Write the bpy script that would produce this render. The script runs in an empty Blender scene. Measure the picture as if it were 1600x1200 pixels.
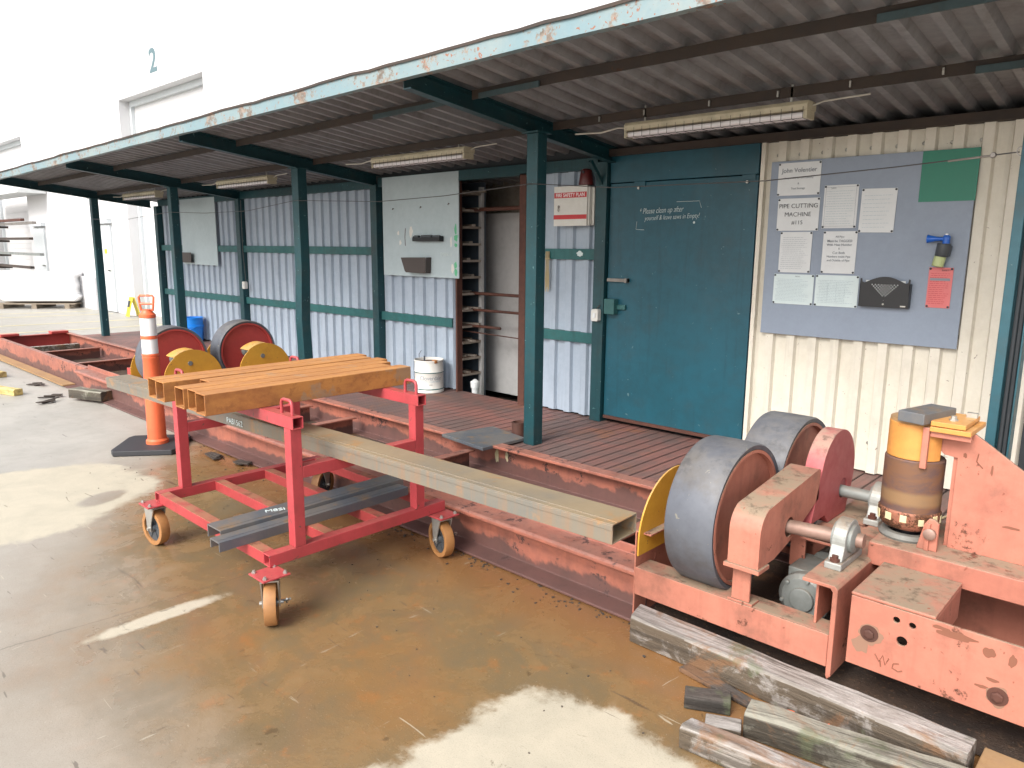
import bpy, bmesh, math, random
from mathutils import Matrix, Vector, noise as mnoise
random.seed(7)
R = math.radians
PI = math.pi
scene = bpy.context.scene
COL = scene.collection

# ------------------------------------------------------------------ objects
def tag(o, label=None, cat=None, group=None, kind=None):
    if label: o['label'] = label
    if cat: o['category'] = cat
    if group: o['group'] = group
    if kind: o['kind'] = kind
    return o

def empty(name, loc, label, cat, group=None, rz=0):
    o = bpy.data.objects.new(name, None)
    o.empty_display_size = .1
    COL.objects.link(o)
    o.location = loc
    o.rotation_euler = (0, 0, rz)
    tag(o, label, cat, group)
    return o

def root_of(o):
    while o.parent: o = o.parent
    return o

def copy_tree(o, parent=None):
    c = o.copy()
    COL.objects.link(c)
    if parent:
        c.parent = parent
    for ch in list(o.children):
        copy_tree(ch, c)
    return c

class MB:
    """collects geometry in world coordinates"""
    def __init__(s):
        s.v = []; s.f = []; s.M = None
    def add(s, vs, fs):
        b = len(s.v)
        for p in vs:
            p = Vector(p)
            if s.M is not None: p = s.M @ p
            s.v.append(p)
        for f in fs: s.f.append([i + b for i in f])
        return s
    def box(s, x0, x1, y0, y1, z0, z1):
        vs = [(x, y, z) for z in (z0, z1) for y in (y0, y1) for x in (x0, x1)]
        return s.add(vs, [(0,2,3,1),(4,5,7,6),(0,1,5,4),(2,6,7,3),(0,4,6,2),(1,3,7,5)])
    def obox(s, c, size, rz=0, ry=0, rx=0):
        old = s.M
        m = Matrix.Translation(c) @ Matrix.Rotation(rz,4,'Z') @ Matrix.Rotation(ry,4,'Y') @ Matrix.Rotation(rx,4,'X')
        s.M = m if old is None else old @ m
        a,b,c_ = size[0]/2, size[1]/2, size[2]/2
        s.box(-a,a,-b,b,-c_,c_)
        s.M = old
        return s
    def lathe(s, prof, c=(0,0,0), axis='Z', n=32, close=False):
        """prof list of (r, h) around axis through c"""
        vs=[]; fs=[]
        for (r,h) in prof:
            for k in range(n):
                a=2*PI*k/n
                u,w=r*math.cos(a), r*math.sin(a)
                if axis=='Z': p=(c[0]+u,c[1]+w,c[2]+h)
                elif axis=='X': p=(c[0]+h,c[1]+u,c[2]+w)
                else: p=(c[0]+w,c[1]+h,c[2]+u)
                vs.append(p)
        m=len(prof)
        rng = range(m) if close else range(m-1)
        for i in rng:
            j=(i+1)%m
            for k in range(n):
                k2=(k+1)%n
                fs.append((i*n+k,i*n+k2,j*n+k2,j*n+k))
        if not close:
            fs.append(tuple(range(n))[::-1]); fs.append(tuple((m-1)*n+k for k in range(n)))
        return s.add(vs,fs)
    def tube(s, pts, r, n=8, closed=False):
        pts=[Vector(p) for p in pts]
        vs=[];fs=[]
        N=len(pts)
        prev=None
        for i,p in enumerate(pts):
            if closed: d=(pts[(i+1)%N]-pts[i-1])
            else:
                d=(pts[min(i+1,N-1)]-pts[max(i-1,0)])
            d.normalize()
            if prev is None:
                up=Vector((0,0,1)) if abs(d.z)<.9 else Vector((0,1,0))
                a=d.cross(up).normalized()
            else:
                a=(prev-d*prev.dot(d)).normalized()
            prev=a
            b=d.cross(a)
            rr = r[i] if isinstance(r,(list,tuple)) else r
            for k in range(n):
                t=2*PI*k/n
                vs.append(p+a*(rr*math.cos(t))+b*(rr*math.sin(t)))
        rng=range(N) if closed else range(N-1)
        for i in rng:
            j=(i+1)%N
            for k in range(n):
                k2=(k+1)%n
                fs.append((i*n+k,i*n+k2,j*n+k2,j*n+k))
        if not closed:
            fs.append(tuple(range(n))[::-1]); fs.append(tuple((N-1)*n+k for k in range(n)))
        return s.add(vs,fs)
    def cyl(s,p0,p1,r,n=16):
        return s.tube([p0,p1],r,n)
    def prism(s, poly, axis, a0, a1):
        """poly 2d; axis X: (y,z); Y: (x,z); Z: (x,y)"""
        def P(u,w,a):
            return {'X':(a,u,w),'Y':(u,a,w),'Z':(u,w,a)}[axis]
        n=len(poly)
        vs=[P(u,w,a0) for u,w in poly]+[P(u,w,a1) for u,w in poly]
        fs=[tuple(range(n))[::-1], tuple(range(n,2*n))]
        for i in range(n):
            j=(i+1)%n
            fs.append((i,j,n+j,n+i))
        return s.add(vs,fs)
    def rectube(s, axis, a0, a1, u0, u1, w0, w1, t=.005):
        """hollow rectangular section"""
        def P(u,w,a):
            return {'X':(a,u,w),'Y':(u,a,w),'Z':(u,w,a)}[axis]
        o=[(u0,w0),(u1,w0),(u1,w1),(u0,w1)]
        i_=[(u0+t,w0+t),(u1-t,w0+t),(u1-t,w1-t),(u0+t,w1-t)]
        vs=[P(*p,a0) for p in o]+[P(*p,a1) for p in o]+[P(*p,a0) for p in i_]+[P(*p,a1) for p in i_]
        fs=[]
        for k in range(4):
            j=(k+1)%4
            fs += [(k,j,4+j,4+k),(8+j,8+k,12+k,12+j),(k,8+k,8+j,j),(4+k,4+j,12+j,12+k)]
        return s.add(vs,fs)
    def plate_holes(s, outer, holes, axis, a0, a1):
        """flat plate with round holes: outer 2d poly, holes (u,w,r)"""
        bm=bmesh.new()
        loops=[outer]+[[(u+r*math.cos(2*PI*k/20),w+r*math.sin(2*PI*k/20)) for k in range(20)] for u,w,r in holes]
        es=[]; allv=[]
        for lp in loops:
            vv=[bm.verts.new((u,w,0)) for u,w in lp]
            allv.append(vv)
            for i in range(len(vv)): es.append(bm.edges.new((vv[i],vv[(i+1)%len(vv)])))
        bmesh.ops.triangle_fill(bm,use_beauty=True,use_dissolve=False,edges=es)
        bm.verts.index_update()
        vs=[(v.co.x,v.co.y) for v in bm.verts]
        tris=[[v.index for v in f.verts] for f in bm.faces]
        lps=[[v.index for v in vv] for vv in allv]
        bm.free()
        def P(u,w,a): return {'X':(a,u,w),'Y':(u,a,w),'Z':(u,w,a)}[axis]
        n=len(vs)
        V=[P(*p,a0) for p in vs]+[P(*p,a1) for p in vs]
        F=[t[::-1] for t in tris]+[[i+n for i in t] for t in tris]
        for lp in lps:
            for i in range(len(lp)):
                a,b=lp[i],lp[(i+1)%len(lp)]
                F.append((a,b,b+n,a+n))
        return s.add(V,F)
    def build(s, name, mat, parent=None, bevel=0, smooth=None, solid=0, label=None, cat=None, group=None, kind=None, origin=None):
        me=bpy.data.meshes.new(name)
        if parent is not None:
            rt=root_of(parent); off=rt.matrix_basis.inverted()
            off=Matrix.Rotation(-rt.rotation_euler[2],4,'Z') @ Matrix.Translation(-rt.location)
            loc=None
        else:
            xs=[p.x for p in s.v]; ys=[p.y for p in s.v]; zs=[p.z for p in s.v]
            loc=Vector(((min(xs)+max(xs))/2,(min(ys)+max(ys))/2,min(zs))) if origin is None else Vector(origin)
            off=Matrix.Translation(-loc)
        me.from_pydata([off@p for p in s.v],[],s.f)
        me.validate(); 
        bm=bmesh.new(); bm.from_mesh(me)
        bmesh.ops.recalc_face_normals(bm,faces=bm.faces)
        bm.to_mesh(me); bm.free()
        me.materials.append(mat)
        if smooth is not None:
            for p in me.polygons: p.use_smooth=True
            me.set_sharp_from_angle(angle=R(smooth))
        o=bpy.data.objects.new(name,me)
        COL.objects.link(o)
        if parent is not None: o.parent=parent
        else: o.location=loc
        if solid:
            m=o.modifiers.new('solid','SOLIDIFY'); m.thickness=solid; m.offset=0
        if bevel:
            m=o.modifiers.new('bevel','BEVEL'); m.width=bevel; m.segments=2; m.limit_method='ANGLE'; m.angle_limit=R(40)
            m.harden_normals=False
        tag(o,label,cat,group,kind)
        return o

def text_mesh(name, body, size, mat, parent, loc, rot=(PI/2,0,0), align='CENTER', extrude=.0006, sx=1.0, shear=0, spacing=1.0, bold=0, curve=None, **kw):
    cu=bpy.data.curves.new(name,'FONT')
    cu.body=body; cu.size=size; cu.align_x=align; cu.align_y='CENTER'; cu.extrude=extrude; cu.shear=shear
    cu.space_character=spacing; cu.offset=bold
    tmp=bpy.data.objects.new(name+'_tmp',cu)
    COL.objects.link(tmp)
    dg=bpy.context.evaluated_depsgraph_get()
    me=bpy.data.meshes.new_from_object(tmp.evaluated_get(dg))
    bpy.data.objects.remove(tmp); bpy.data.curves.remove(cu)
    from mathutils import Euler
    M=Matrix.Translation(loc)@Euler(rot).to_matrix().to_4x4()@Matrix.Diagonal((sx,1,1,1))
    for v in me.vertices:
        p=v.co.copy()
        if curve:  # wrap round a vertical cylinder (cx, cy, radius): x is arc length, z is height
            cx,cy,rad,a0=curve
            a=a0+p.x*sx/rad
            q=Vector((cx+(rad+p.z)*math.sin(a),cy-(rad+p.z)*math.cos(a),loc[2]+p.y))
        else: q=M@p
        v.co=q
    if parent is not None:
        rt=root_of(parent)
        off=Matrix.Rotation(-rt.rotation_euler[2],4,'Z') @ Matrix.Translation(-rt.location)
        me.transform(off)
    me.materials.clear(); me.materials.append(mat)
    me.name=name
    o=bpy.data.objects.new(name,me); COL.objects.link(o)
    if parent is not None: o.parent=parent
    tag(o,**kw)
    return o

# ------------------------------------------------------------------ materials
class NT:
    def __init__(s,name):
        s.m=bpy.data.materials.new(name); s.m.use_nodes=True
        s.t=s.m.node_tree; s.n=s.t.nodes; s.l=s.t.links
        s.bsdf=s.n['Principled BSDF']
        s.out=s.n['Material Output']
        g=s.n.new('ShaderNodeNewGeometry')
        s.pos=g.outputs['Position']; s.nrm=g.outputs['Normal']
        s.gen=None
    def setin(s,sock,v):
        if hasattr(v,'links') or isinstance(v,bpy.types.NodeSocket): s.l.new(v,sock)
        else:
            if isinstance(v,(tuple,list)) and len(v)==3 and len(sock.default_value)==4: v=(*v,1)
            sock.default_value=v
    def math(s,op,a,b=0.,c=None,clamp=False):
        n=s.n.new('ShaderNodeMath'); n.operation=op; n.use_clamp=clamp
        s.setin(n.inputs[0],a); s.setin(n.inputs[1],b)
        if c is not None: s.setin(n.inputs[2],c)
        return n.outputs[0]
    def sep(s,v):
        n=s.n.new('ShaderNodeSeparateXYZ'); s.setin(n.inputs[0],v); return n.outputs
    def comb(s,x,y,z):
        n=s.n.new('ShaderNodeCombineXYZ')
        for i,v in enumerate((x,y,z)): s.setin(n.inputs[i],v)
        return n.outputs[0]
    def obj(s):
        n=s.n.new('ShaderNodeTexCoord'); return n.outputs['Object']
    def scale(s,v,sc):
        n=s.n.new('ShaderNodeMapping'); n.inputs['Scale'].default_value=sc; s.setin(n.inputs['Vector'],v); return n.outputs[0]
    def noise(s,scale=5.,detail=4.,rough=.6,vec=None,dist=0.):
        n=s.n.new('ShaderNodeTexNoise'); n.inputs['Scale'].default_value=scale; n.inputs['Detail'].default_value=detail
        n.inputs['Roughness'].default_value=rough; n.inputs['Distortion'].default_value=dist
        s.l.new(vec if vec is not None else s.pos,n.inputs['Vector']); return n.outputs['Fac']
    def vor(s,scale=5.,vec=None,feature='F1',rand=1.):
        n=s.n.new('ShaderNodeTexVoronoi'); n.inputs['Scale'].default_value=scale; n.feature=feature; n.inputs['Randomness'].default_value=rand
        s.l.new(vec if vec is not None else s.pos,n.inputs['Vector']); return n.outputs['Distance']
    def step(s,v,a,b):
        n=s.n.new('ShaderNodeMapRange'); n.interpolation_type='SMOOTHSTEP'
        s.setin(n.inputs[0],v); n.inputs[1].default_value=a; n.inputs[2].default_value=b
        n.inputs[3].default_value=0; n.inputs[4].default_value=1
        return n.outputs[0]
    def lerp(s,v,a,b):
        n=s.n.new('ShaderNodeMapRange'); s.setin(n.inputs[0],v)
        n.inputs[1].default_value=0;n.inputs[2].default_value=1;n.inputs[3].default_value=a;n.inputs[4].default_value=b
        return n.outputs[0]
    def mix(s,f,a,b,mode='MIX'):
        n=s.n.new('ShaderNodeMix'); n.data_type='RGBA'; n.blend_type=mode
        s.setin(n.inputs[0],f); s.setin(n.inputs[6],a); s.setin(n.inputs[7],b)
        return n.outputs[2]
    def bump(s,h,strength=.3,dist=.01,normal=None):
        n=s.n.new('ShaderNodeBump'); n.inputs['Strength'].default_value=strength; n.inputs['Distance'].default_value=dist
        s.setin(n.inputs['Height'],h)
        if normal is not None: s.l.new(normal,n.inputs['Normal'])
        return n.outputs[0]
    def fin(s,col,rough=.6,metal=0.,normal=None,spec=.5):
        s.setin(s.bsdf.inputs['Base Color'],col); s.setin(s.bsdf.inputs['Roughness'],rough); s.setin(s.bsdf.inputs['Metallic'],metal)
        s.bsdf.inputs['Specular IOR Level'].default_value=spec
        if normal is not None: s.l.new(normal,s.bsdf.inputs['Normal'])
        return s.m

RUST=(.115,.045,.018); RUSTD=(.045,.022,.014); DUST=(.255,.19,.13)

def paint(name,col,col2=None,rough=.5,rust=.0,dust=.0,metal=0.,var=.35,bump=.15,rustcol=RUST,dirt=.0,streak=0.,sc=1.,chip=0,chipcol=(.3,.3,.3),dustcol=DUST):
    k=NT(name)
    if col2 is None: col2=tuple(c*(1-var) for c in col)
    n1=k.noise(2.2*sc,5,.62); n2=k.noise(17*sc,5,.65); n3=k.noise(70*sc,3,.6)
    f=k.step(k.math('ADD',k.math('MULTIPLY',n1,.6),k.math('MULTIPLY',n2,.4)),.36,.66)
    c=k.mix(f,col,col2)
    c=k.mix(k.lerp(n3,0.,.25),c,tuple(x*.6 for x in col))
    ro=k.lerp(n2,rough-.1,rough+.15)
    if streak:
        sv=k.scale(k.pos,(22,22,1.1)); ns=k.noise(1.,4,.6,sv)
        c=k.mix(k.math('MULTIPLY',k.step(ns,.52,.72),streak),c,tuple(x*.5 for x in col2))
    if dirt:
        nd=k.noise(4.5*sc,6,.7)
        c=k.mix(k.math('MULTIPLY',k.step(nd,.48,.7),dirt),c,(.06,.045,.032))
    if dust:
        up=k.step(k.sep(k.nrm)[2],.35,.8)
        nd=k.noise(7.,7,.7,dist=.4)
        dustc=k.mix(k.step(k.noise(15.,6,.7),.50,.66),dustcol,tuple(x*.42 for x in dustcol))
        c=k.mix(k.math('MULTIPLY',up,k.math('MULTIPLY',k.lerp(k.step(nd,.36,.58),.35,1.),dust),clamp=True),c,dustc)
        ro=k.math('MAXIMUM',ro,k.math('MULTIPLY',up,.85*min(dust,1)))
    if rust:
        th=.70-.32*rust
        nr=k.math('ADD',k.math('MULTIPLY',k.noise(3.3*sc,8,.72,dist=.4),.65),k.math('MULTIPLY',k.noise(26*sc,5,.7),.35))
        rm=k.step(nr,th,th+.045)
        rc=k.mix(k.step(n2,.35,.65),rustcol,tuple(x*.45 for x in rustcol))
        c=k.mix(rm,c,rc); ro=k.math('MAXIMUM',ro,k.math('MULTIPLY',rm,.85))
    if chip:
        vc=k.noise(38*sc,2,.5,dist=.6); cm=k.step(vc,.74-.1*chip,.76-.1*chip)
        c=k.mix(cm,c,chipcol)
    b=k.bump(k.math('ADD',n2,k.math('MULTIPLY',n3,.4)),bump,.004)
    return k.fin(c,ro,metal,b)

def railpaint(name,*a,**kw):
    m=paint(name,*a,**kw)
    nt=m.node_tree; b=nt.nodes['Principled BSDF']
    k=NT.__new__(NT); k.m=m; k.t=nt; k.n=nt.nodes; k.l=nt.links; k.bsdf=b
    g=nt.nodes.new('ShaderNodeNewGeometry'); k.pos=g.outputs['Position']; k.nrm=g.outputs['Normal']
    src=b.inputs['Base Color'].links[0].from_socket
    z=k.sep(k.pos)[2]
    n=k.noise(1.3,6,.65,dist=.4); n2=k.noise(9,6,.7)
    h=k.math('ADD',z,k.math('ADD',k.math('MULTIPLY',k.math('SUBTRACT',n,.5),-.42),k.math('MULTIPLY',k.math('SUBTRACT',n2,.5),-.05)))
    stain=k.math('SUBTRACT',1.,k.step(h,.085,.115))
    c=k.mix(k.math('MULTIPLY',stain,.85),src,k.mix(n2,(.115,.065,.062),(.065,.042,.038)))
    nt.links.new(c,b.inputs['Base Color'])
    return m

def plain(name,col,rough=.5,metal=0.):
    k=NT(name); n=k.noise(12,4,.6)
    c=k.mix(k.lerp(n,0,.5),col,tuple(x*.7 for x in col))
    return k.fin(c,rough,metal)

M={}
M['teal']=paint('teal_paint',(.008,.060,.072),(.006,.042,.052),.42,rust=.22,dirt=.25,chip=.3,chipcol=(.12,.22,.22),streak=.3)
M['teal_lt']=paint('teal_paint_faded',(.020,.125,.125),(.012,.085,.09),.5,rust=.1,dirt=.2,streak=.3,dust=.3)
M['door']=paint('teal_door_paint',(.009,.088,.128),(.007,.064,.090),.4,rust=.0,dirt=.15,chip=.02,chipcol=(.10,.18,.20),streak=.25,sc=.8)
M['clad']=paint('blue_grey_cladding',(.365,.435,.515),(.315,.38,.46),.45,var=.1,dirt=.08,streak=.3,bump=.05,chip=.0)
M['cream']=paint('cream_cladding',(.74,.705,.61),(.67,.63,.53),.45,var=.1,dirt=.07,streak=.2,bump=.05,chip=.12,chipcol=(.3,.25,.2))
M['roof']=paint('roof_sheet_grey',(.275,.275,.28),(.215,.21,.215),.45,dirt=.35,streak=0,rust=.05)
M['fascia']=paint('fascia_flaking_paint',(.17,.26,.29),(.24,.29,.29),.6,rust=.5,rustcol=(.27,.22,.18),chip=.9,chipcol=(.25,.11,.07),sc=1.0)
M['rustbeam']=paint('rusty_dark_beam',(.040,.032,.028),(.060,.042,.032),.8,rust=.35,dirt=.4)
M['salmon']=paint('salmon_primer',(.47,.180,.123),(.385,.138,.094),.55,rust=.39,dust=1.,dirt=.42,streak=.2,chip=.15,chipcol=(.25,.08,.05),rustcol=(.16,.06,.035))
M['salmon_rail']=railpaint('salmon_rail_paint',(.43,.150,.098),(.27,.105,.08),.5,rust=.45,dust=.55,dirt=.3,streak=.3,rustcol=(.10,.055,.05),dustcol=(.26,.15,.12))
M['oxide']=paint('oxide_red_paint',(.46,.060,.052),(.39,.05,.045),.45,rust=.04,dust=.3,dirt=.12,chip=.1,chipcol=(.1,.03,.03))
M['magenta']=paint('faded_red_guard_paint',(.42,.095,.10),(.34,.05,.055),.5,rust=.05,dust=.95,dirt=.1,dustcol=(.34,.22,.17))
M['yellow']=paint('yellow_guard_paint',(.62,.33,.035),(.52,.26,.03),.5,rust=.16,dust=.7,dirt=.1,chip=.25,chipcol=(.2,.1,.05),dustcol=(.45,.30,.14))
M['orange_cap']=paint('orange_cap_paint',(.62,.28,.065),(.50,.21,.05),.5,rust=.32,dust=.5,dirt=.1,chip=.2,chipcol=(.2,.1,.05),dustcol=(.5,.33,.16))
M['cartred']=paint('trolley_red_paint',(.47,.062,.072),(.38,.048,.056),.38,rust=.10,dust=.35,dirt=.18,chip=.35,chipcol=(.16,.06,.05),streak=.15,dustcol=(.33,.13,.09))
M['slat']=paint('trolley_slat_red_dusty',(.42,.05,.055),(.33,.04,.04),.5,rust=.1,dust=.9,dirt=.15,dustcol=(.29,.14,.075))
M['rubber']=paint('grey_rubber_tread',(.110,.120,.142),(.072,.078,.094),.5,dust=.35,dirt=.45,chip=.22,chipcol=(.20,.19,.16),streak=.0,var=.3,bump=.08,dustcol=(.22,.20,.17))
M['steel']=paint('bare_steel',(.30,.28,.26),(.20,.18,.16),.4,metal=.5,rust=.25,dirt=.2)
M['shaft']=paint('shaft_rusty_pink',(.33,.22,.18),(.22,.13,.10),.5,metal=.3,rust=.35,dust=.4)
M['castgrey']=paint('cast_iron_grey',(.24,.26,.25),(.16,.17,.16),.55,metal=.2,dust=.3,dirt=.3)
M['silver']=paint('pillow_block_silver',(.40,.42,.40),(.24,.245,.23),.45,metal=.3,dust=.8,dirt=.4,rust=.15)
M['black']=plain('black_plastic',(.010,.011,.014),.35)
M['blackrub']=plain('black_rubber_base',(.035,.037,.042),.6)
M['dark']=plain('dark_interior',(.03,.035,.04),.8)
M['lampgrey']=paint('lamp_housing_beige',(.55,.50,.36),(.45,.40,.28),.5,dirt=.25,dust=0)
M['tubewhite']=plain('lamp_tube_white',(.82,.80,.82),.3)
M['wire']=plain('wire_dark',(.12,.12,.12),.4,.6)
M['wirelt']=plain('wire_light_cable',(.50,.48,.42),.5)
M['white']=paint('white_painted_metal',(.72,.72,.68),(.64,.63,.58),.4,dirt=.05,var=.1,chip=0)
M['redsign']=plain('red_sign_paint',(.55,.035,.04),.5)
M['paper']=plain('white_paper',(.72,.75,.76),.35)
M['paper_blue']=plain('bluish_white_paper',(.66,.77,.78),.35)
M['pinkpaper']=plain('pink_paper',(.75,.20,.20),.5)
M['ink']=plain('black_ink',(.035,.04,.05),.6)
M['inkgrey']=plain('grey_ink',(.26,.29,.33),.6)
M['inkline']=plain('faint_print_ink',(.42,.46,.50),.6)
M['inkblue']=plain('pale_blue_ink',(.45,.55,.60),.6)
M['whitep']=plain('white_marker',(.62,.72,.72),.6)
M['board']=paint('blue_grey_board',(.27,.325,.41),(.25,.30,.38),.4,var=.05,bump=.02,dirt=.02)
M['greensheet']=plain('green_board_sheet',(.004,.20,.125),.4)
M['tealboard']=paint('pale_teal_whiteboard',(.45,.54,.57),(.40,.49,.52),.4,var=.08,dirt=.05,bump=.02)
M['greenmark']=plain('green_spray_paint',(.12,.48,.26),.6)
M['bluemark']=plain('blue_spray_paint',(.15,.42,.55),.6)
M['bluebucket']=plain('blue_bucket_plastic',(.012,.24,.80),.35)
M['ochre']=paint('ochre_painted_strip',(.40,.24,.10),(.33,.19,.09),.7,rust=.2,dirt=.2,dust=.3)
M['palegrey']=plain('pale_grey_sheet',(.6,.62,.62),.5)
M['conor']=paint('orange_delineator_plastic',(.80,.155,.06),(.70,.13,.05),.4,var=.1,dirt=.06,bump=.05)
M['reflwhite']=plain('white_reflective_sleeve',(.85,.85,.85),.3)
M['orangewheel']=paint('orange_caster_tyre',(.40,.19,.065),(.27,.13,.055),.55,dirt=.45,rust=.1)
M['zinc']=paint('zinc_plate',(.55,.55,.52),(.40,.38,.34),.35,metal=.7,dirt=.15)
M['inwhite']=paint('interior_white_panel',(.50,.50,.50),(.43,.43,.43),.5,dirt=.15,var=.1)
M['brownframe']=paint('rusty_brown_frame',(.10,.035,.022),(.06,.025,.018),.7,rust=.3)
M['shelfmetal']=paint('dirty_pale_shelf',(.34,.30,.26),(.22,.18,.14),.7,dust=1.,dirt=.4,dustcol=(.12,.065,.04))
M['moss']=paint('green_moss',(.03,.12,.012),(.05,.20,.02),.9,sc=6,bump=1.)
M['redalarm']=plain('dark_red_enamel',(.10,.012,.012),.35)
M['rope']=plain('straw_rope',(.42,.34,.20),.8)
M['clearplastic']=plain('yellowish_label_can',(.50,.58,.28),.35)
M['hornblue']=plain('blue_horn_plastic',(.02,.14,.60),.3)
M['darkgrey']=plain('dark_grey_plastic',(.06,.07,.08),.4)
M['brownpocket']=plain('dark_brown_metal',(.075,.06,.055),.45,.2)
M['yellowsign']=plain('yellow_plastic_sign',(.75,.62,.02),.4)
M['palletwood']=paint('pallet_wood_grey',(.30,.25,.19),(.2,.16,.12),.85,dirt=.3)
M['numgrey']=plain('pale_blue_grey_number',(.12,.19,.21),.6)
M['doorgrey']=paint('pale_grey_door',(.60,.64,.66),(.56,.60,.62),.5,var=.05)
M['lockbox']=paint('lock_box_teal',(.03,.12,.12),(.02,.09,.09),.45,chip=.3,chipcol=(.3,.35,.35))
M['stripe']=paint('yellow_floor_paint',(.62,.55,.30),(.5,.47,.33),.7)
M['debris']=paint('dark_steel_scrap',(.07,.055,.045),(.04,.03,.025),.8,dirt=.4)

M['flat']=paint('faded_blue_grey_flat',(.05,.085,.095),(.035,.06,.065),.6,dirt=.35,rust=.2)
M['postblue']=paint('faded_blue_teal_post',(.022,.095,.125),(.015,.07,.09),.5,dirt=.3,rust=.1,chip=.2,chipcol=(.15,.2,.2))
M['ringrust']=paint('rusty_ring_paint',(.36,.13,.08),(.24,.11,.06),.7,rust=.7,dirt=.3,sc=5)
M['slate']=paint('dark_slate_panel',(.07,.095,.125),(.05,.065,.085),.6)
def mat_corr_white():
    k=NT('white_building_render')
    n=k.noise(.8,5,.6)
    c=k.mix(n,(.63,.63,.635),(.57,.57,.58))
    return k.fin(c,.8)
M['bldg']=mat_corr_white()

def mat_rusttube():
    k=NT('orange_rust_tube')
    v=k.scale(k.pos,(3,.8,3))
    n1=k.noise(3,7,.7,v,.3); n2=k.noise(22,6,.7); n3=k.noise(110,3,.6)
    c=k.mix(k.step(n1,.35,.62),(.47,.205,.052),(.31,.12,.035))
    c=k.mix(k.math('MULTIPLY',k.step(n2,.50,.68),.8),c,(.26,.10,.03))
    c=k.mix(k.math('MULTIPLY',k.step(k.noise(5,6,.7),.57,.64),.55),c,(.24,.20,.15))
    up=k.step(k.sep(k.nrm)[2],.5,.9)
    c=k.mix(k.math('MULTIPLY',up,.35),c,(.52,.27,.10))
    c=k.mix(k.lerp(n3,0,.25),c,(.2,.07,.02))
    return k.fin(c,.8,0,k.bump(k.math('ADD',n2,n3),.3,.003))
M['rusttube']=mat_rusttube()

def mat_galv():
    k=NT('weathered_galvanised_beam')
    n1=k.noise(2.2,6,.65,dist=.5); n2=k.noise(25,5,.6)
    c=k.mix(k.step(n1,.35,.6),(.215,.195,.16),(.29,.225,.145))
    # streaks down the sides
    sv=k.scale(k.pos,(30,30,2)); ns=k.noise(1,4,.6,sv)
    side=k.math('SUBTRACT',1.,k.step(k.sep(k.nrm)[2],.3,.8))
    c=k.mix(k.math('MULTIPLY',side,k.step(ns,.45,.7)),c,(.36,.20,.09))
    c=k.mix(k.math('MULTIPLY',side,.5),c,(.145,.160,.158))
    up=k.step(k.sep(k.nrm)[2],.5,.9)
    c=k.mix(k.math('MULTIPLY',up,k.step(k.noise(1.1,5,.6),.35,.6)),c,(.35,.27,.17))
    c=k.mix(k.math('MULTIPLY',k.step(k.noise(6,6,.7),.55,.66),.6),c,(.42,.22,.08))
    return k.fin(c,k.lerp(n2,.35,.6),.25,k.bump(n2,.1,.003))
M['galv']=mat_galv()

def mat_mill():
    k=NT('mill_scale_steel')
    n1=k.noise(4,6,.65,dist=.5); n2=k.noise(30,5,.6)
    c=k.mix(k.step(n1,.4,.6),(.12,.135,.155),(.17,.165,.16))
    up=k.step(k.sep(k.nrm)[2],.5,.9)
    c=k.mix(k.math('MULTIPLY',up,k.step(k.noise(9,6,.7),.50,.72)),c,(.27,.18,.10))
    return k.fin(c,k.lerp(n2,.35,.6),.3,k.bump(n2,.1,.003))
M['mill']=mat_mill()

def mat_tread():
    """perforated walkway planks: rows of real (see-through) slots"""
    k=NT('perforated_walkway_plate')
    x,y,z=k.sep(k.pos)
    pitch=.098
    fx=k.math('FRACT',k.math('DIVIDE',x,pitch)); 
    dx=k.math('MULTIPLY',k.math('ABSOLUTE',k.math('SUBTRACT',fx,.5)),pitch)
    fy=k.math('FRACT',k.math('DIVIDE',y,.030))
    dy=k.math('MULTIPLY',k.math('ABSOLUTE',k.math('SUBTRACT',fy,.5)),.030)
    slot=k.math('MULTIPLY',k.math('LESS_THAN',dx,.0055),k.math('LESS_THAN',dy,.0095))
    # fainter mid-plank row: dark of small holes painted into the colour, not cut
    fx2=k.math('FRACT',k.math('ADD',k.math('DIVIDE',x,pitch),.5))
    dx2=k.math('MULTIPLY',k.math('ABSOLUTE',k.math('SUBTRACT',fx2,.5)),pitch)
    plank=k.math('FLOOR',k.math('DIVIDE',x,pitch))
    pn=k.n.new('ShaderNodeTexWhiteNoise'); pn.noise_dimensions='1D'; k.l.new(plank,pn.inputs['W'])
    n1=k.noise(1.6,7,.7,dist=.5); n2=k.noise(24,5,.65)
    c=k.mix(k.step(n1,.38,.62),(.27,.115,.095),(.15,.10,.09))
    c=k.mix(k.math('MULTIPLY',k.step(k.noise(2.9,6,.7),.55,.68),.6),c,(.30,.12,.05))
    c=k.mix(k.lerp(pn.outputs['Value'],0,.25),c,(.10,.06,.05))
    c=k.mix(k.lerp(n2,0,.35),c,(.09,.055,.05))
    c=k.mix(k.math('MULTIPLY',k.math('SUBTRACT',1.,k.step(dx,.004,.012)),.65),c,(.05,.03,.028))
    c=k.mix(k.math('MULTIPLY',k.math('MULTIPLY',k.math('LESS_THAN',dx2,.010),k.math('GREATER_THAN',dy,.010)),.35),c,(.06,.035,.03))
    h=k.math('ADD',k.math('MULTIPLY',k.step(dx,.0,.012),1.),k.math('MULTIPLY',n2,.3))
    k.fin(c,k.lerp(n1,.45,.8),0,k.bump(h,.5,.006))
    tr=k.n.new('ShaderNodeBsdfTransparent'); mx=k.n.new('ShaderNodeMixShader')
    k.l.new(slot,mx.inputs[0]); k.l.new(k.bsdf.outputs[0],mx.inputs[1]); k.l.new(tr.outputs[0],mx.inputs[2]); k.l.new(mx.outputs[0],k.out.inputs[0])
    return k.m
M['tread']=mat_tread()

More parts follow.
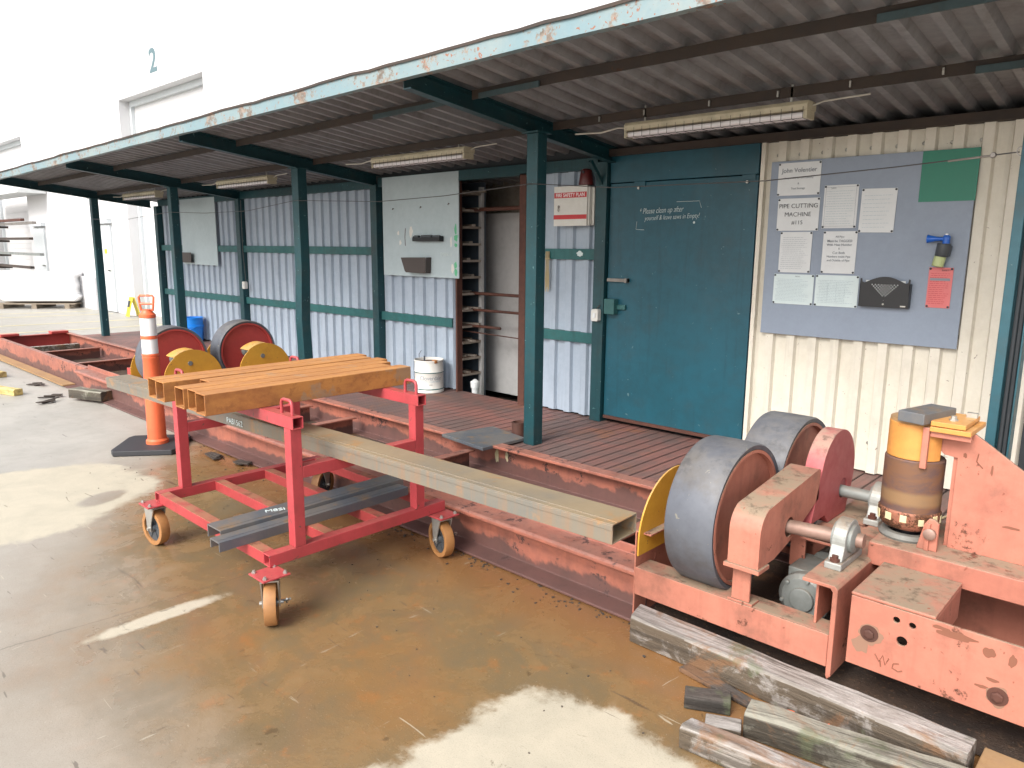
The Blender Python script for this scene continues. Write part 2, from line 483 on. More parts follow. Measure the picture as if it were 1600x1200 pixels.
def mat_wood(name,top,side,scale=1.):
    k=NT(name)
    v=k.scale(k.obj(),(1.5*scale,26*scale,26*scale))
    g=k.noise(1.,6,.7,v,.6); n1=k.noise(3.5,6,.7,dist=.6); n2=k.noise(40,4,.6)
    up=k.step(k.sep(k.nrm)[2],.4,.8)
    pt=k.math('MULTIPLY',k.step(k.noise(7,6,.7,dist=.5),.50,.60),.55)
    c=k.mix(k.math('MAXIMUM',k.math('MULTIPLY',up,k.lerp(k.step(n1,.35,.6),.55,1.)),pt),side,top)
    c=k.mix(k.math('MULTIPLY',k.step(g,.45,.62),.75),c,tuple(x*.4 for x in side))
    c=k.mix(k.math('MULTIPLY',k.step(n1,.52,.63),.7),c,(.20,.10,.045))
    c=k.mix(k.math('MULTIPLY',k.step(k.noise(5.5,5,.6),.58,.66),.5),c,(.10,.12,.06))
    return k.fin(c,k.lerp(n2,.65,.9),0,k.bump(k.math('ADD',g,k.math('MULTIPLY',n2,.4)),.9,.012))
M['sleeper']=mat_wood('weathered_timber',(.39,.365,.34),(.105,.080,.055))
M['sleeper2']=mat_wood('greenish_timber',(.30,.29,.235),(.07,.058,.042))
M['darkwood']=mat_wood('dark_wet_timber',(.085,.07,.06),(.04,.035,.03))
M['yellowwood']=mat_wood('fresh_yellow_lumber',(.75,.62,.27),(.62,.48,.18))

def mat_ground():
    k=NT('stained_wet_concrete')
    x,y,z=k.sep(k.pos)
    nA=k.noise(1.1,8,.65); nB=k.noise(4.,8,.68,dist=.4); nC=k.noise(20,6,.65); nD=k.noise(120,3,.6)
    w1=k.math('MULTIPLY',k.math('SUBTRACT',nA,.5),1.0)
    w2=k.math('MULTIPLY',k.math('SUBTRACT',nB,.5),.5)
    w=k.math('ADD',w1,w2)
    base=k.mix(k.step(nA,.35,.65),(.43,.408,.362),(.35,.333,.295))
    base=k.mix(k.lerp(nC,0,.35),base,(.24,.235,.22))
    # rust-brown wash in front of the machine bed
    xx=k.math('ADD',x,2.); f=k.math('ADD',.58,k.math('MULTIPLY',k.math('MULTIPLY',xx,xx),.108))
    d=k.math('ADD',k.math('SUBTRACT',y,f),k.math('MULTIPLY',w,.9))
    brown=k.step(d,-.45,.50)
    far=k.step(x,-9.5,-6.0)
    brown=k.math('MULTIPLY',brown,far)
    bc=k.mix(k.step(nB,.35,.65),(.200,.118,.040),(.150,.104,.048))
    bc=k.mix(k.math('MULTIPLY',k.step(nA,.5,.66),.6),bc,(.25,.120,.030))
    bc=k.mix(k.math('MULTIPLY',k.step(k.noise(7,7,.7),.55,.68),.6),bc,(.28,.115,.025))
    near=k.math('MULTIPLY',k.step(k.math('ADD',y,k.math('MULTIPLY',w,.5)),2.05,2.55),k.step(x,-9.,-5.5))
    bc=k.mix(k.math('MULTIPLY',near,.7),bc,(.24,.095,.018))
    c=k.mix(k.math('MULTIPLY',brown,.93),base,bc)
    # soft damp grey halo
    halo=k.math('MULTIPLY',k.step(d,-1.1,-.1),k.math('SUBTRACT',1.,brown))
    c=k.mix(k.math('MULTIPLY',halo,.45),c,(.24,.19,.135))
    # dirty drag band toward the left
    # dry pale patches
    def ell(cx,cy,rx,ry,rot,amp,soft,sq=0):
        ca,sa=math.cos(rot),math.sin(rot)
        ax=k.math('SUBTRACT',x,cx); ay=k.math('SUBTRACT',y,cy)
        u=k.math('DIVIDE',k.math('ADD',k.math('MULTIPLY',ax,ca),k.math('MULTIPLY',ay,sa)),rx)
        v=k.math('DIVIDE',k.math('SUBTRACT',k.math('MULTIPLY',ay,ca),k.math('MULTIPLY',ax,sa)),ry)
        u2=k.math('MULTIPLY',u,u); v2=k.math('MULTIPLY',v,v)
        r=k.math('POWER',k.math('ADD',k.math('MULTIPLY',u2,u2),k.math('MULTIPLY',v2,v2)),.25) if sq else k.math('SQRT',k.math('ADD',u2,v2))
        r=k.math('ADD',r,k.math('MULTIPLY',w,amp))
        r=k.math('ADD',r,k.math('MULTIPLY',k.math('SUBTRACT',nC,.5),.35 if rx<.2 else .10))
        return k.math('SUBTRACT',1.,k.step(r,1-soft,1+soft))
    p=ell(-5.5,1.05,.80,.92,0,.60,.06)
    p2=ell(-3.26,1.12,.05,.32,.0,2.0,.25)
    p3=ell(-1.05,1.22,.70,.78,.0,.70,.06,1)
    dry=k.math('MAXIMUM',k.math('MAXIMUM',p,p2),p3)
    hole=ell(-5.15,1.55,.10,.17,.5,1.2,.2)
    dry=k.math('MULTIPLY',dry,k.math('SUBTRACT',1.,hole))
    dc=k.mix(k.step(nB,.35,.7),(.50,.455,.355),(.43,.395,.31))
    dc=k.mix(k.lerp(nC,0,.3),dc,(.34,.30,.22))
    c=k.mix(k.math('MULTIPLY',dry,.96),c,dc)
    # far yard colour darkened to keep it from blowing out
    fy=k.math('SUBTRACT',1.,k.step(x,-16,-8.5))
    c=k.mix(k.math('MULTIPLY',fy,.8),c,k.mix(nB,(.30,.285,.25),(.23,.225,.205)))
    # cracks, joint and scratches
    jn=k.math('ABSOLUTE',k.math('ADD',k.math('ADD',x,3.47),k.math('ADD',k.math('MULTIPLY',y,-.05),k.math('MULTIPLY',w2,.16))))
    c=k.mix(k.math('MULTIPLY',k.math('SUBTRACT',1.,k.step(jn,.002,.007)),k.math('MULTIPLY',.45,k.math('SUBTRACT',1.,dry))),c,(.08,.065,.05))
    sv=k.scale(k.pos,(1.2,9.,1)); s1=k.noise(1.6,3,.5,sv,1.2)
    c=k.mix(k.math('MULTIPLY',k.step(s1,.69,.715),.55),c,(.06,.045,.035))
    spk=k.vor(26.); c=k.mix(k.math('MULTIPLY',k.math('SUBTRACT',1.,k.step(spk,.035,.075)),k.math('MULTIPLY',k.step(k.noise(2.,3,.5),.5,.62),.75)),c,(.07,.04,.025))
    c=k.mix(k.math('MULTIPLY',k.step(nD,.62,.75),.35),c,(.55,.5,.42))
    for (scv,sc_,th,col_,am) in (((1.,16.,1),2.3,.735,(.50,.44,.33),.6),((13.,1.3,1),2.1,.74,(.46,.42,.33),.5)):
        vv=k.scale(k.pos,scv); q=k.noise(sc_,2,.5,vv,1.5)
        c=k.mix(k.math('MULTIPLY',k.step(q,th,th+.02),am),c,col_)
    gr=k.noise(210,2,.6); c=k.mix(k.math('MULTIPLY',k.step(gr,.5,.75),.28),c,(.055,.045,.035))
    blot=k.noise(9,5,.7,dist=1.); c=k.mix(k.math('MULTIPLY',k.math('MULTIPLY',k.step(blot,.62,.70),brown),.5),c,(.06,.04,.022))
    wet=k.math('MAXIMUM',k.math('MULTIPLY',brown,.9),.35)
    wet=k.math('MULTIPLY',wet,k.math('SUBTRACT',1.,dry))
    wet=k.math('MULTIPLY',wet,k.step(nB,.30,.55))
    ro=k.lerp(wet,.64,.09)
    hb=k.math('ADD',nC,k.math('MULTIPLY',nD,.5))
    return k.fin(c,ro,0,k.bump(hb,.22,.004))
M['ground']=mat_ground()

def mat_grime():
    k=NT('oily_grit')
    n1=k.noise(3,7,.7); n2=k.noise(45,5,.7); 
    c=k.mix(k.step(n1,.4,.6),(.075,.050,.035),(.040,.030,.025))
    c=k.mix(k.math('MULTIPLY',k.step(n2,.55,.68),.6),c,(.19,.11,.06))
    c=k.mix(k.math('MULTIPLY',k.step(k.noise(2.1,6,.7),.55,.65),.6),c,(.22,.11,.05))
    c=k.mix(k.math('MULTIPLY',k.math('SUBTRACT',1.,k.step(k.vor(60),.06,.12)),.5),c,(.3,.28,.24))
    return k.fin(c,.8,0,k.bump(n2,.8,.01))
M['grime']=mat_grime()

def mat_drum():
    k=NT('rusty_drum_skin')
    x,y,z=k.sep(k.pos)
    n1=k.noise(6,6,.7,k.scale(k.pos,(1,1,2.5)),.5); n2=k.noise(35,5,.65)
    c=k.mix(k.step(n1,.38,.6),(.105,.062,.055),(.165,.080,.042))
    band=k.step(k.math('ABSOLUTE',k.math('SUBTRACT',z,.70)),.035,.0)
    c=k.mix(k.math('MULTIPLY',k.math('SUBTRACT',1.,k.step(k.math('ABSOLUTE',k.math('SUBTRACT',z,.705)),.015,.035)),.7),c,(.26,.16,.075))
    return k.fin(c,.65,.1,k.bump(n2,.2,.003))
M['drum']=mat_drum()
# ------------------------------------------------------------------ setting
g=MB()
nx,ny=2,2
g.add([(-140,-40,0),(60,-40,0),(60,60,0),(-140,60,0)],[(0,1,2,3)])
g.build('concrete_yard',M['ground'],label='pale concrete yard stained brown and damp in front of the steel bed',kind='structure',origin=(0,0,0))
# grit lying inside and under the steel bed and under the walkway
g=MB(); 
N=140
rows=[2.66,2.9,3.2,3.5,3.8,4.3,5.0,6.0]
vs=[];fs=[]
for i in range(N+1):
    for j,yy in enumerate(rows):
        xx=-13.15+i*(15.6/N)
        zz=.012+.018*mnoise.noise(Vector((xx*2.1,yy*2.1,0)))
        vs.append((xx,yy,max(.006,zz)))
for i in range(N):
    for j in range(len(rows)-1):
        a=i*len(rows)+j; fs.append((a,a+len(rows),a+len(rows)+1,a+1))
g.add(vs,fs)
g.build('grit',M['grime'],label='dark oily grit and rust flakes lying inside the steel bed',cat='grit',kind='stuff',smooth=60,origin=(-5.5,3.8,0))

# ------------------------------------------------------------------ warehouse behind
YB=6.62
b=empty('warehouse',(-20,YB,0),'huge white warehouse wall numbered 2 behind the lean-to shed','building')
def wall_rects():
    m=MB()
    doors=[(-26.2-4.2,-26.2,4.76),(-18.36,-14.15,4.81)]
    xs=[-70]+[v for d in doors for v in d[:2]]+[12]
    H=10.5
    m.box(-70,doors[0][0],YB,YB+.4,0,H)
    m.box(doors[0][1],doors[1][0],YB,YB+.4,0,H)
    m.box(doors[1][1],14,YB,YB+.4,0,H)
    for d in doors: m.box(d[0],d[1],YB,YB+.4,d[2],H)
    m.box(-70,14,YB+.4,YB+14,H-.3,H)
    return m,doors
m,doors=wall_rects()
m.build('wall',M['bldg'],b)
for dx0,dx1,dz in doors:
    m=MB()
    nsl=int(dz/.16)
    for i in range(nsl):
        z0=i*dz/nsl
        m.prism([(YB+.30,z0+.001),(YB+.297,z0+.012),(YB+.297,z0+dz/nsl-.012),(YB+.30,z0+dz/nsl-.001),(YB+.36,z0+dz/nsl-.001),(YB+.36,z0+.001)],'X',dx0+.10,dx1-.10)
    rd=m.build('roller_door',M['bldg'],b)
    m=MB(); m.box(dx0+.002,dx0+.10,YB+.22,YB+.30,0,dz-.002); m.box(dx1-.10,dx1-.002,YB+.22,YB+.30,0,dz-.002); m.box(dx0+.1,dx1-.1,YB+.22,YB+.30,dz-.12,dz-.002)
    m.build('door_frame',M['doorgrey'],b)
text_mesh('number','2',.64,M['numgrey'],b,(-16.33,YB-.003,5.32),sx=1.25,bold=.016)
for i,(x0,x1) in enumerate([(-20.45,-19.45),(-25.75,-24.7)]):
    m=MB(); m.box(x0,x1,YB-.05,YB-.002,.02,2.1)
    dd=m.build('personnel_door',M['doorgrey'],b)
    m=MB(); m.box(x1-.14,x1-.10,YB-.11,YB-.05,1.0,1.04); m.box(x1-.24,x1-.10,YB-.11,YB-.09,1.0,1.03); m.build('handle',M['zinc'],dd)
    if i==0:
        m=MB(); m.box(x0+.55,x0+.72,YB-.056,YB-.05,1.42,1.53); m.build('sticker',M['yellowsign'],dd)
    m=MB(); m.box(x0-.05,x1+.05,YB-.12,YB-.002,2.14,2.24); m.build('door_canopy',M['doorgrey'],b)
m=MB(); m.box(-22.6,-20.6,YB-.12,YB-.003,0,.82); m.build('plinth',M['bldg'],b)

# yellow floor lines far off
for i,(a,c) in enumerate([((-19.7,4.2),(-19.2,6.4)),((-20.9,3.6),(-20.3,6.3)),((-17.7,3.4),(-17.4,6.5)),((-16.2,3.2),(-15.9,6.5))]):
    m=MB(); dx,dy=c[0]-a[0],c[1]-a[1]; L=math.hypot(dx,dy); nxn,nyn=-dy/L*.05,dx/L*.05
    m.add([(a[0]-nxn,a[1]-nyn,.004),(a[0]+nxn,a[1]+nyn,.004),(c[0]+nxn,c[1]+nyn,.004),(c[0]-nxn,c[1]-nyn,.004)],[(0,1,2,3)])
    m.build('painted_line',M['stripe'],kind='structure',label='faded yellow painted line on the far concrete yard')

# ------------------------------------------------------------------ shed
YW=5.06       # wall plane
def dz(x): return -.085*min(1,max(0,(-2.7-x)/9.5))
def zr(y,x): return 2.70-.118*(y-2.9)+dz(x)     # underside of the roof sheet
shed=empty('workshop_shed',(-5,YW,0),'long teal framed lean-to shed with corrugated roof and cladding','shed')

def corr_poly(u0,u1,pitch,depth,top=.42,slope=.12):
    """trapezoid polyline (u, d)"""
    pts=[]; u=u0
    while u<u1-1e-6:
        a=u; seq=[(0,0),(pitch*(1-top-2*slope),0),(pitch*(1-top-slope),depth),(pitch*(1-slope),depth)]
        for du,d in seq:
            if a+du<=u1: pts.append((a+du,d))
        u+=pitch
    pts.append((u1,0))
    return pts
def clad(x0,x1,z0,z1,mat,pitch=.176,depth=.03,y=YW,nm='cladding_panel',top=.36,screws=True):
    pl=corr_poly(x0,x1,pitch,-depth,top,.07)
    vs=[];fs=[]
    nz=9
    for i,(u,d) in enumerate(pl):
        for j in range(nz):
            z=z0+(z1-z0)*j/(nz-1)
            wob=.0022*mnoise.noise(Vector((u*3,z*2.3,1)))
            # small dents near the bottom
            vs.append((u,y+d+wob+ (.006*mnoise.noise(Vector((u*9,z*7,5))) if z<.9 else 0),z + (.006*mnoise.noise(Vector((u*6,0,3))) if j==0 else 0)))
    for i in range(len(pl)-1):
        for j in range(nz-1):
            a=i*nz+j; fs.append((a,a+nz,a+nz+1,a+1))
    m=MB(); m.add(vs,fs)
    o=m.build(nm,mat,shed,solid=.0016)
    return o
ZB=.215; ZT=2.40
bays=[(-12.55,-9.93),(-9.80,-6.83),(-6.70,-5.53),(-4.54,-3.76)]
for a,c in bays: clad(a,c,ZB,ZT-.06,M['clad'])
cr=clad(-2.345,-.69,.21,ZT,M['cream'],pitch=.150,depth=.032)
clad(-.652,2.6,.21,ZT,M['cream'],pitch=.150,depth=.032)
m=MB()
for i in range(9):
    for z in (2.285,1.15,.4):
        x=-2.30+i*.15+.046*0+ .0
        m.lathe([(.010,0),(.012,-.004),(.006,-.008)],(x+.03,YW-.003,z+random.uniform(-.006,.006)),'Y',8)
m.build('screws',M['zinc'],shed)
# edge trim of the cream cladding
m=MB(); m.box(-2.375,-2.345,YW-.045,YW+.01,.2,ZT); m.build('corner_trim',M['cream'],shed,bevel=.003)
m=MB(); m.box(-.69,-.652,YW-.02,YW+.02,.2,ZT); m.build('panel_joint',M['dark'],shed)

# wall posts
for x in (-12.63,-9.865,-6.765,-3.70):
    m=MB(); m.box(x-.055,x+.055,YW-.085,YW+.03,.2,zr(YW,x)-.10); m.build('wall_post',M['teal'],shed,bevel=.004)
# girts between posts
for a,c in [(-12.57,-9.925),(-9.805,-6.825),(-6.705,-5.54),(-4.54,-3.76)]:
    for z in (1.60,.895):
        if a==-6.705 and z==1.6: continue
        m=MB(); m.box(a,c,YW-.048,YW-.034,z-.045,z+.045); m.box(a,c,YW-.034,YW+.004,z+.037,z+.045)
        m.build('girt',M['teal_lt'],shed,bevel=.002)
# header beam
for a,c in [(-12.57,-9.925),(-9.805,-6.825),(-6.705,-3.76)]:
    m=MB(); m.box(a,c,YW-.06,YW+.02,2.30+dz(a)*.5,2.395+dz(a)*.5); m.build('header_beam',M['teal'],shed,bevel=.003)
# top plate over door and cream wall
m=MB(); m.box(-3.64,2.6,YW-.075,YW-.055,2.385,2.425); m.box(-3.64,2.6,YW-.075,YW+.02,2.37,2.386); m.build('wall_plate',M['rustbeam'],shed)

m=MB(); n=60
for i in range(n):
    xa=-12.6+i*8.96/n; xb=xa+8.96/n; zt=zr(YW,(xa+xb)/2); m.add([(xa,YW+.005,2.33),(xb,YW+.005,2.33),(xb,YW+.005,zt+.035),(xa,YW+.005,zt+.035),(xa,YW+.012,2.33),(xb,YW+.012,2.33),(xb,YW+.012,zt+.035),(xa,YW+.012,zt+.035)],[(0,1,2,3),(7,6,5,4),(2,6,7,3),(0,4,5,1)])
m.build('light_leak_strip',M['dark'],shed)  # added dark strip, blocks light leaking in above the header
# front posts
PY=4.08
pts=[(-3.575,4.045),(-6.76,PY),(-9.86,4.12),(-12.86,4.15)]
for i,(x,y) in enumerate(pts):
    m=MB(); zt=zr(y,x)-.125
    if i==1:
        # bent post: knocked near the middle
        prev=None; zs=[.2,.9,1.15,1.4,1.9,zt]; off=[0,-.035,-.02,0,0,0]
        vs=[];fs=[]
        for z,o_ in zip(zs,off):
            vs+=[(x-.06+o_,y-.05,z),(x+.06+o_,y-.05,z),(x+.06+o_,y+.05,z),(x-.06+o_,y+.05,z)]
        for j in range(len(zs)-1):
            for k in range(4):
                k2=(k+1)%4; fs.append((j*4+k,j*4+k2,j*4+4+k2,j*4+4+k))
        fs+=[(3,2,1,0),tuple(len(vs)-4+k for k in range(4))]
        m.add(vs,fs)
    else:
        m.box(x-.05,x+.05,y-.05,y-.042,.2,zt); m.box(x-.05,x-.042,y-.042,y+.05,.2,zt); m.box(x+.042,x+.05,y-.042,y+.05,.2,zt); m.box(x-.042,x+.042,y+.042,y+.05,.2,zt)
    o=m.build('post',M['teal'],shed,bevel=.003,label={0:'nearest post, rust blotched, standing on the walkway',1:'bent post knocked out of line halfway up'}.get(i))
    m=MB(); m.box(x-.075,x+.075,y-.075,y+.075,zt,zt+.012); m.build('post_cap_plate',M['teal'],shed)
# rafters (C sections) from fascia to wall
for x in (-12.93,-9.86,-6.76,-3.62,1.2):
    m=MB()
    y0,y1=2.93,YW-.02
    def seg(x0,x1,dz0,dz1):
        vs=[]
        for yy in (y0,y1):
            for xx in (x0,x1):
                for d in (dz0,dz1): vs.append((xx,yy,zr(yy,x)+d))
        m.add(vs,[(0,1,3,2),(4,6,7,5),(0,4,5,1),(2,3,7,6),(0,2,6,4),(1,5,7,3)])
    seg(x-.035,x-.027,-.122,-.004); seg(x-.027,x+.035,-.012,-.004); seg(x-.027,x+.035,-.122,-.114)
    m.build('rafter',M['teal'],shed)
# knee braces near the wall post by the door
m=MB(); m.obox((-3.70,4.93,2.22),(.03,.03,.30),rx=R(45)); m.build('brace',M['teal'],shed)
# purlins under the sheet
xs=[-12.93,-9.86,-6.76,-3.62,1.2,2.6]
for y,mt in ((3.42,'rustbeam'),(4.22,'rustbeam')):
    for a,c in zip(xs[:-1],xs[1:]):
        n=max(2,int((c-a)/.35)); m=MB(); vs=[];fs=[]
        for i in range(n+1):
            x=a+.04+(c-a-.08)*i/n; z=zr(y,x)
            # L angle, 50 wide, 55 deep
            for (u,w) in [(0,-.003),(.05,-.003),(.05,-.009),(.006,-.009),(.006,-.06),(0,-.06)]:
                vs.append((x,y+u,z+w+.004*mnoise.noise(Vector((x*2,y,0)))))
        for i in range(n):
            for k in range(6):
                k2=(k+1)%6; fs.append((i*6+k,i*6+k2,i*6+6+k2,i*6+6+k))
        fs+=[tuple(range(6))[::-1],tuple(n*6+k for k in range(6))]
        m.add(vs,fs); m.build('purlin',M[mt],shed)
# teal flat along parts of the purlins
for (a,c,y) in [(-1.15,1.1,3.40),(-4.6,-3.7,3.40),(-.95,1.1,4.20),(-3.5,-3.0,3.40)]:
    m=MB(); vs=[]
    for x in (a,c):
        for yy in (y,y+.010):
            for d in (-.068,-.034): vs.append((x,yy,zr(y,x)+d))
    m.add(vs,[(0,1,3,2),(4,6,7,5),(0,4,5,1),(2,3,7,6),(0,2,6,4),(1,5,7,3)]); m.build('purlin_flat',M['flat'],shed)
# white clips on the middle purlin
for i in range(8):
    x=-3.2+i*.42+random.uniform(-.05,.05)
    m=MB(); m.box(x,x+.010,4.208,4.217,zr(4.2,x)-.05,zr(4.2,x)-.018); m.build('purlin_clip',M['zinc'],shed)

# roof sheets
def roof_sheet(x0,x1):
    pl=corr_poly(x0,x1,.158,.042,.24,.09)
    ys=[2.975,3.1,3.42,3.8,4.22,4.6,5.02,5.16]+[5.8,6.5]
    vs=[];fs=[]
    for u,d in pl:
        for j,y in enumerate(ys):
            wob=.004*mnoise.noise(Vector((u*1.3,y*2,7)))
            if j==0: wob+=.010*mnoise.noise(Vector((u*1.7,0,9)))
            yy=y+(.02*mnoise.noise(Vector((u*.9,3,1))) if j==0 else 0)
            vs.append((u,yy,zr(y,u)+.044-d+wob))
    n=len(ys)
    for i in range(len(pl)-1):
        for j in range(n-1):
            a=i*n+j; fs.append((a,a+1,a+n+1,a+n))
    m=MB(); m.add(vs,fs); m.build('roof_sheet',M['roof'],shed,solid=.0016)
edges=[-13.15,-10.6,-8.1,-5.7,-4.42,-1.9,.4,2.6]
for a,c in zip(edges[:-1],edges[1:]): roof_sheet(a,c)
# fascia, slightly wavy
m=MB(); n=90; vs=[];fs=[]
for i in range(n+1):
    x=-13.2+15.8*i/n; w=.006*mnoise.noise(Vector((x*1.1,2,2)))
    z1=zr(2.9,x)+.008+w; z0=z1-.088+.004*mnoise.noise(Vector((x*2,5,2)))
    vs+= [(x,2.865+w,z0),(x,2.865+w,z1),(x,2.873+w,z1),(x,2.873+w,z0+.006),(x,2.915,z0+.006),(x,2.915,z0)]
for i in range(n):
    for k in range(6):
        k2=(k+1)%6; fs.append((i*6+k,i*6+k2,i*6+6+k2,i*6+6+k))
fs+=[tuple(range(6))[::-1],tuple(n*6+k for k in range(6))]
m.add(vs,fs); m.build('fascia',M['fascia'],shed)
# thin dark drip edge above fascia
m=MB(); vs=[];fs=[]
for i in range(n+1):
    x=-13.2+15.8*i/n; z=zr(2.9,x)+.016+.014*max(0,mnoise.noise(Vector((x*1.3,0,4))))+.006*mnoise.noise(Vector((x*5,0,4)))
    vs+=[(x,2.856,z-.016),(x,2.856,z),(x,2.96,z+.004),(x,2.96,z+.001),(x,2.860,z-.004),(x,2.860,z-.016)]
for i in range(n):
    for k in range(6):
        k2=(k+1)%6; fs.append((i*6+k,i*6+k2,i*6+6+k2,i*6+6+k))
fs+=[tuple(range(6))[::-1],tuple(n*6+k for k in range(6))]
m.add(vs,fs); m.build('drip_edge',M['rustbeam'],shed)

# door
m=MB(); m.box(-3.635,-2.385,YW-.045,YW-.005,.235,2.16); door=m.build('door',M['door'],shed,bevel=.003,label='big teal sheet steel door with chalk writing')
m=MB(); m.box(-3.635,-2.385,YW-.050,YW-.005,2.166,2.372); m.build('door_head_panel',M['door'],shed,bevel=.003)
m=MB(); m.box(-3.62,-3.42,YW-.075,YW-.046,1.385,1.41); m.box(-3.44,-3.42,YW-.09,YW-.046,1.38,1.415); m.build('latch_bar',M['steel'],door)
m=MB(); m.box(-3.62,-3.52,YW-.11,YW-.046,1.12,1.245); m.box(-3.52,-3.44,YW-.07,YW-.046,1.16,1.2); m.build('lock_box',M['lockbox'],door,bevel=.004)
for x in (-3.37,-2.47):
    m=MB(); m.box(x-.03,x+.07,YW-.056,YW-.051,2.13,2.165); m.build('hinge',M['door'],door); m=MB(); m.lathe([(.010,0),(.010,-.01)],(x+.01,YW-.051,2.115),'Y',10); m.build('hinge_bolt',M['zinc'],door)
m=MB(); m.box(-3.63,-2.39,YW-.060,YW-.046,.236,.262); m.build('kick_rail',M['brownframe'],door)
for body,x,z,s in [('* Please clean up after',-3.35,1.935,.060),('yourself & leave saws in Empty!',-3.30,1.882,.052)]:
    text_mesh('chalk_writing',body,s,M['whitep'],door,(x,YW-.047,z),rot=(PI/2,R(-1.5),0),align='LEFT',shear=.3,sx=.72,bold=-.0008)
m=MB(); m.lathe([(.009,0),(.009,-.001)],(-2.865,YW-.046,1.845),'Y',8); m.build('chalk_dot',M['whitep'],door)
m=MB(); m.tube([(-3.37,YW-.047,1.86),(-3.375,YW-.047,1.80),(-3.30,YW-.047,1.795)],.0015,5); m.tube([(-3.02,YW-.047,2.0),(-2.83,YW-.047,2.0),(-2.81,YW-.047,1.95)],.0015,5); m.build('chalk_line',M['whitep'],door)

# shed interior
m=MB()
m.box(-12.6,-5.70,YW+.12,YW+.14,.1,2.35)       # inner lining behind left bays
m.box(-4.52,2.6,YW+.10,YW+.12,.1,2.35)
m.build('inner_lining',M['dark'],shed)
m=MB(); m.box(-6.5,-4.50,5.66,5.68,.1,2.0); m.build('inner_back_wall',M['inwhite'],shed); m=MB(); m.box(-6.5,-4.50,5.95,5.97,1.9,2.5); m.build('inner_back_panel',M['shelfmetal'],shed)
m=MB(); m.box(-4.50,-4.48,YW+.12,6.12,.1,2.44); m.build('inner_side_wall',M['inwhite'],shed)
m=MB(); m.box(-6.52,-6.5,YW+.14,6.12,.1,2.4); m.build('inner_side_wall',M['dark'],shed)
m=MB(); m.box(-5.49,-5.468,YW-.045,YW+.03,.18,2.30); m.build('door_jamb',M['brownframe'],shed,bevel=.003)
m=MB(); m.box(-4.62,-4.54,YW-.06,YW+.10,.18,2.30); m.build('door_jamb',M['brownframe'],shed,bevel=.003)
# solid container ends / back so it holds up from the side
m=MB(); m.box(-12.66,-12.64,YW,6.4,.1,2.36); m.box(2.6,2.62,YW,6.4,.1,2.36); m.box(-12.64,2.6,6.38,6.40,.1,2.36); m.build('end_wall',M['clad'],shed)
# rack inside
rk=empty('storage_rack',(-5.75,5.4,.02),'tall narrow rack of dirty shelves just inside the open shed doorway','rack')
for y in (5.385,):
    for x in (-6.05,-5.525):
        m=MB(); m.box(x-.015,x+.028,y,y+.04,.02,2.25); m.build('upright',M['inwhite'],rk,bevel=.002)
for i in range(12):
    z=.34+i*.166
    m=MB(); m.box(-6.05,-5.50,5.13,5.40,z,z+.022)
    for q in range(3): m.obox((-5.72+random.uniform(-.15,.15),5.20+random.uniform(0,.14),z+.032),(random.uniform(.1,.4),.04,.02),rz=random.uniform(-.3,.3))
    m.build('shelf',M['shelfmetal'],rk)
m=MB(); m.box(-6.1,-5.50,5.43,5.45,.05,2.3); m.build('back_panel',M['slate'],rk)
for i,(z,L,y,r,lab) in enumerate([(2.02,.93,5.30,.020,'rusty steel bar lying across the doorway near its top'),(1.185,.93,5.30,.016,'long rusty bar reaching right across the doorway at mid height'),
        (1.018,.72,5.28,.014,'rusty bar below the long one, ending short of the jamb'),(.852,.44,5.27,.014,'shortest rusty bar lying on a low rack shelf'),(.80,.76,5.25,.006,'thin rod lying on the low rack shelf under the shortest bar')]):
    m=MB(); m.tube([(-5.55-.4,y,z),(-5.55+L,y,z+(.004 if i<4 else -.02))],r,10)
    m.build('steel_bar',M['brownframe'],label=lab,cat='steel bar',group='bars lying on the shed rack')
m=MB()
for i in range(140):
    x=random.uniform(-5.3,-4.66); y=random.uniform(5.14,5.55); s=random.uniform(.02,.05)
    m.lathe([(s,0),(s*.8,s*.35),(s*.3,s*.55)],(x,y,.02+random.uniform(0,.02)),'Z',7)
m.build('moss',M['moss'],label='bright green moss growing on the floor of the open doorway',cat='moss',kind='stuff')
m=MB(); m.tube([(-5.40,5.2,.05),(-5.39,5.19,.25)],.035,10); m.lathe([(.045,0),(.05,.06),(.01,.09)],(-5.39,5.19,.23),'Z',12); m.build('rag_bundle',M['paper'],label='crumpled white rag standing at the foot of the storage rack',cat='rag',smooth=50)

# ------------------------------------------------------------------ walkway
wk=empty('walkway',(-6,4.4,0),'perforated rusty steel walkway running along the front of the shed','walkway')
m=MB(); n=40; 
m.box(-13.2,2.6,3.86,YW+.02,.192,.200); m.build('deck',M['tread'],wk)
m=MB(); m.box(-13.2,2.6,3.80,3.858,.192,.207); m.box(-13.2,2.6,3.845,3.857,.02,.192); m.build('edge_angle',M['salmon_rail'],wk,bevel=.003)
m=MB()
for i in range(12): 
    x=-13.1+i*1.38; m.box(x,x+.05,3.87,YW,.06,.190)
m.build('joists',M['rustbeam'],wk)
m=MB(); m.box(-13.2,-13.19,3.87,YW,.02,.19); m.build('end_plate',M['salmon_rail'],wk)

# ------------------------------------------------------------------ steel bed
bed=empty('steel_bed',(-6,3.2,0),'long salmon painted steel frame bed lying on the concrete before the walkway','machine bed')
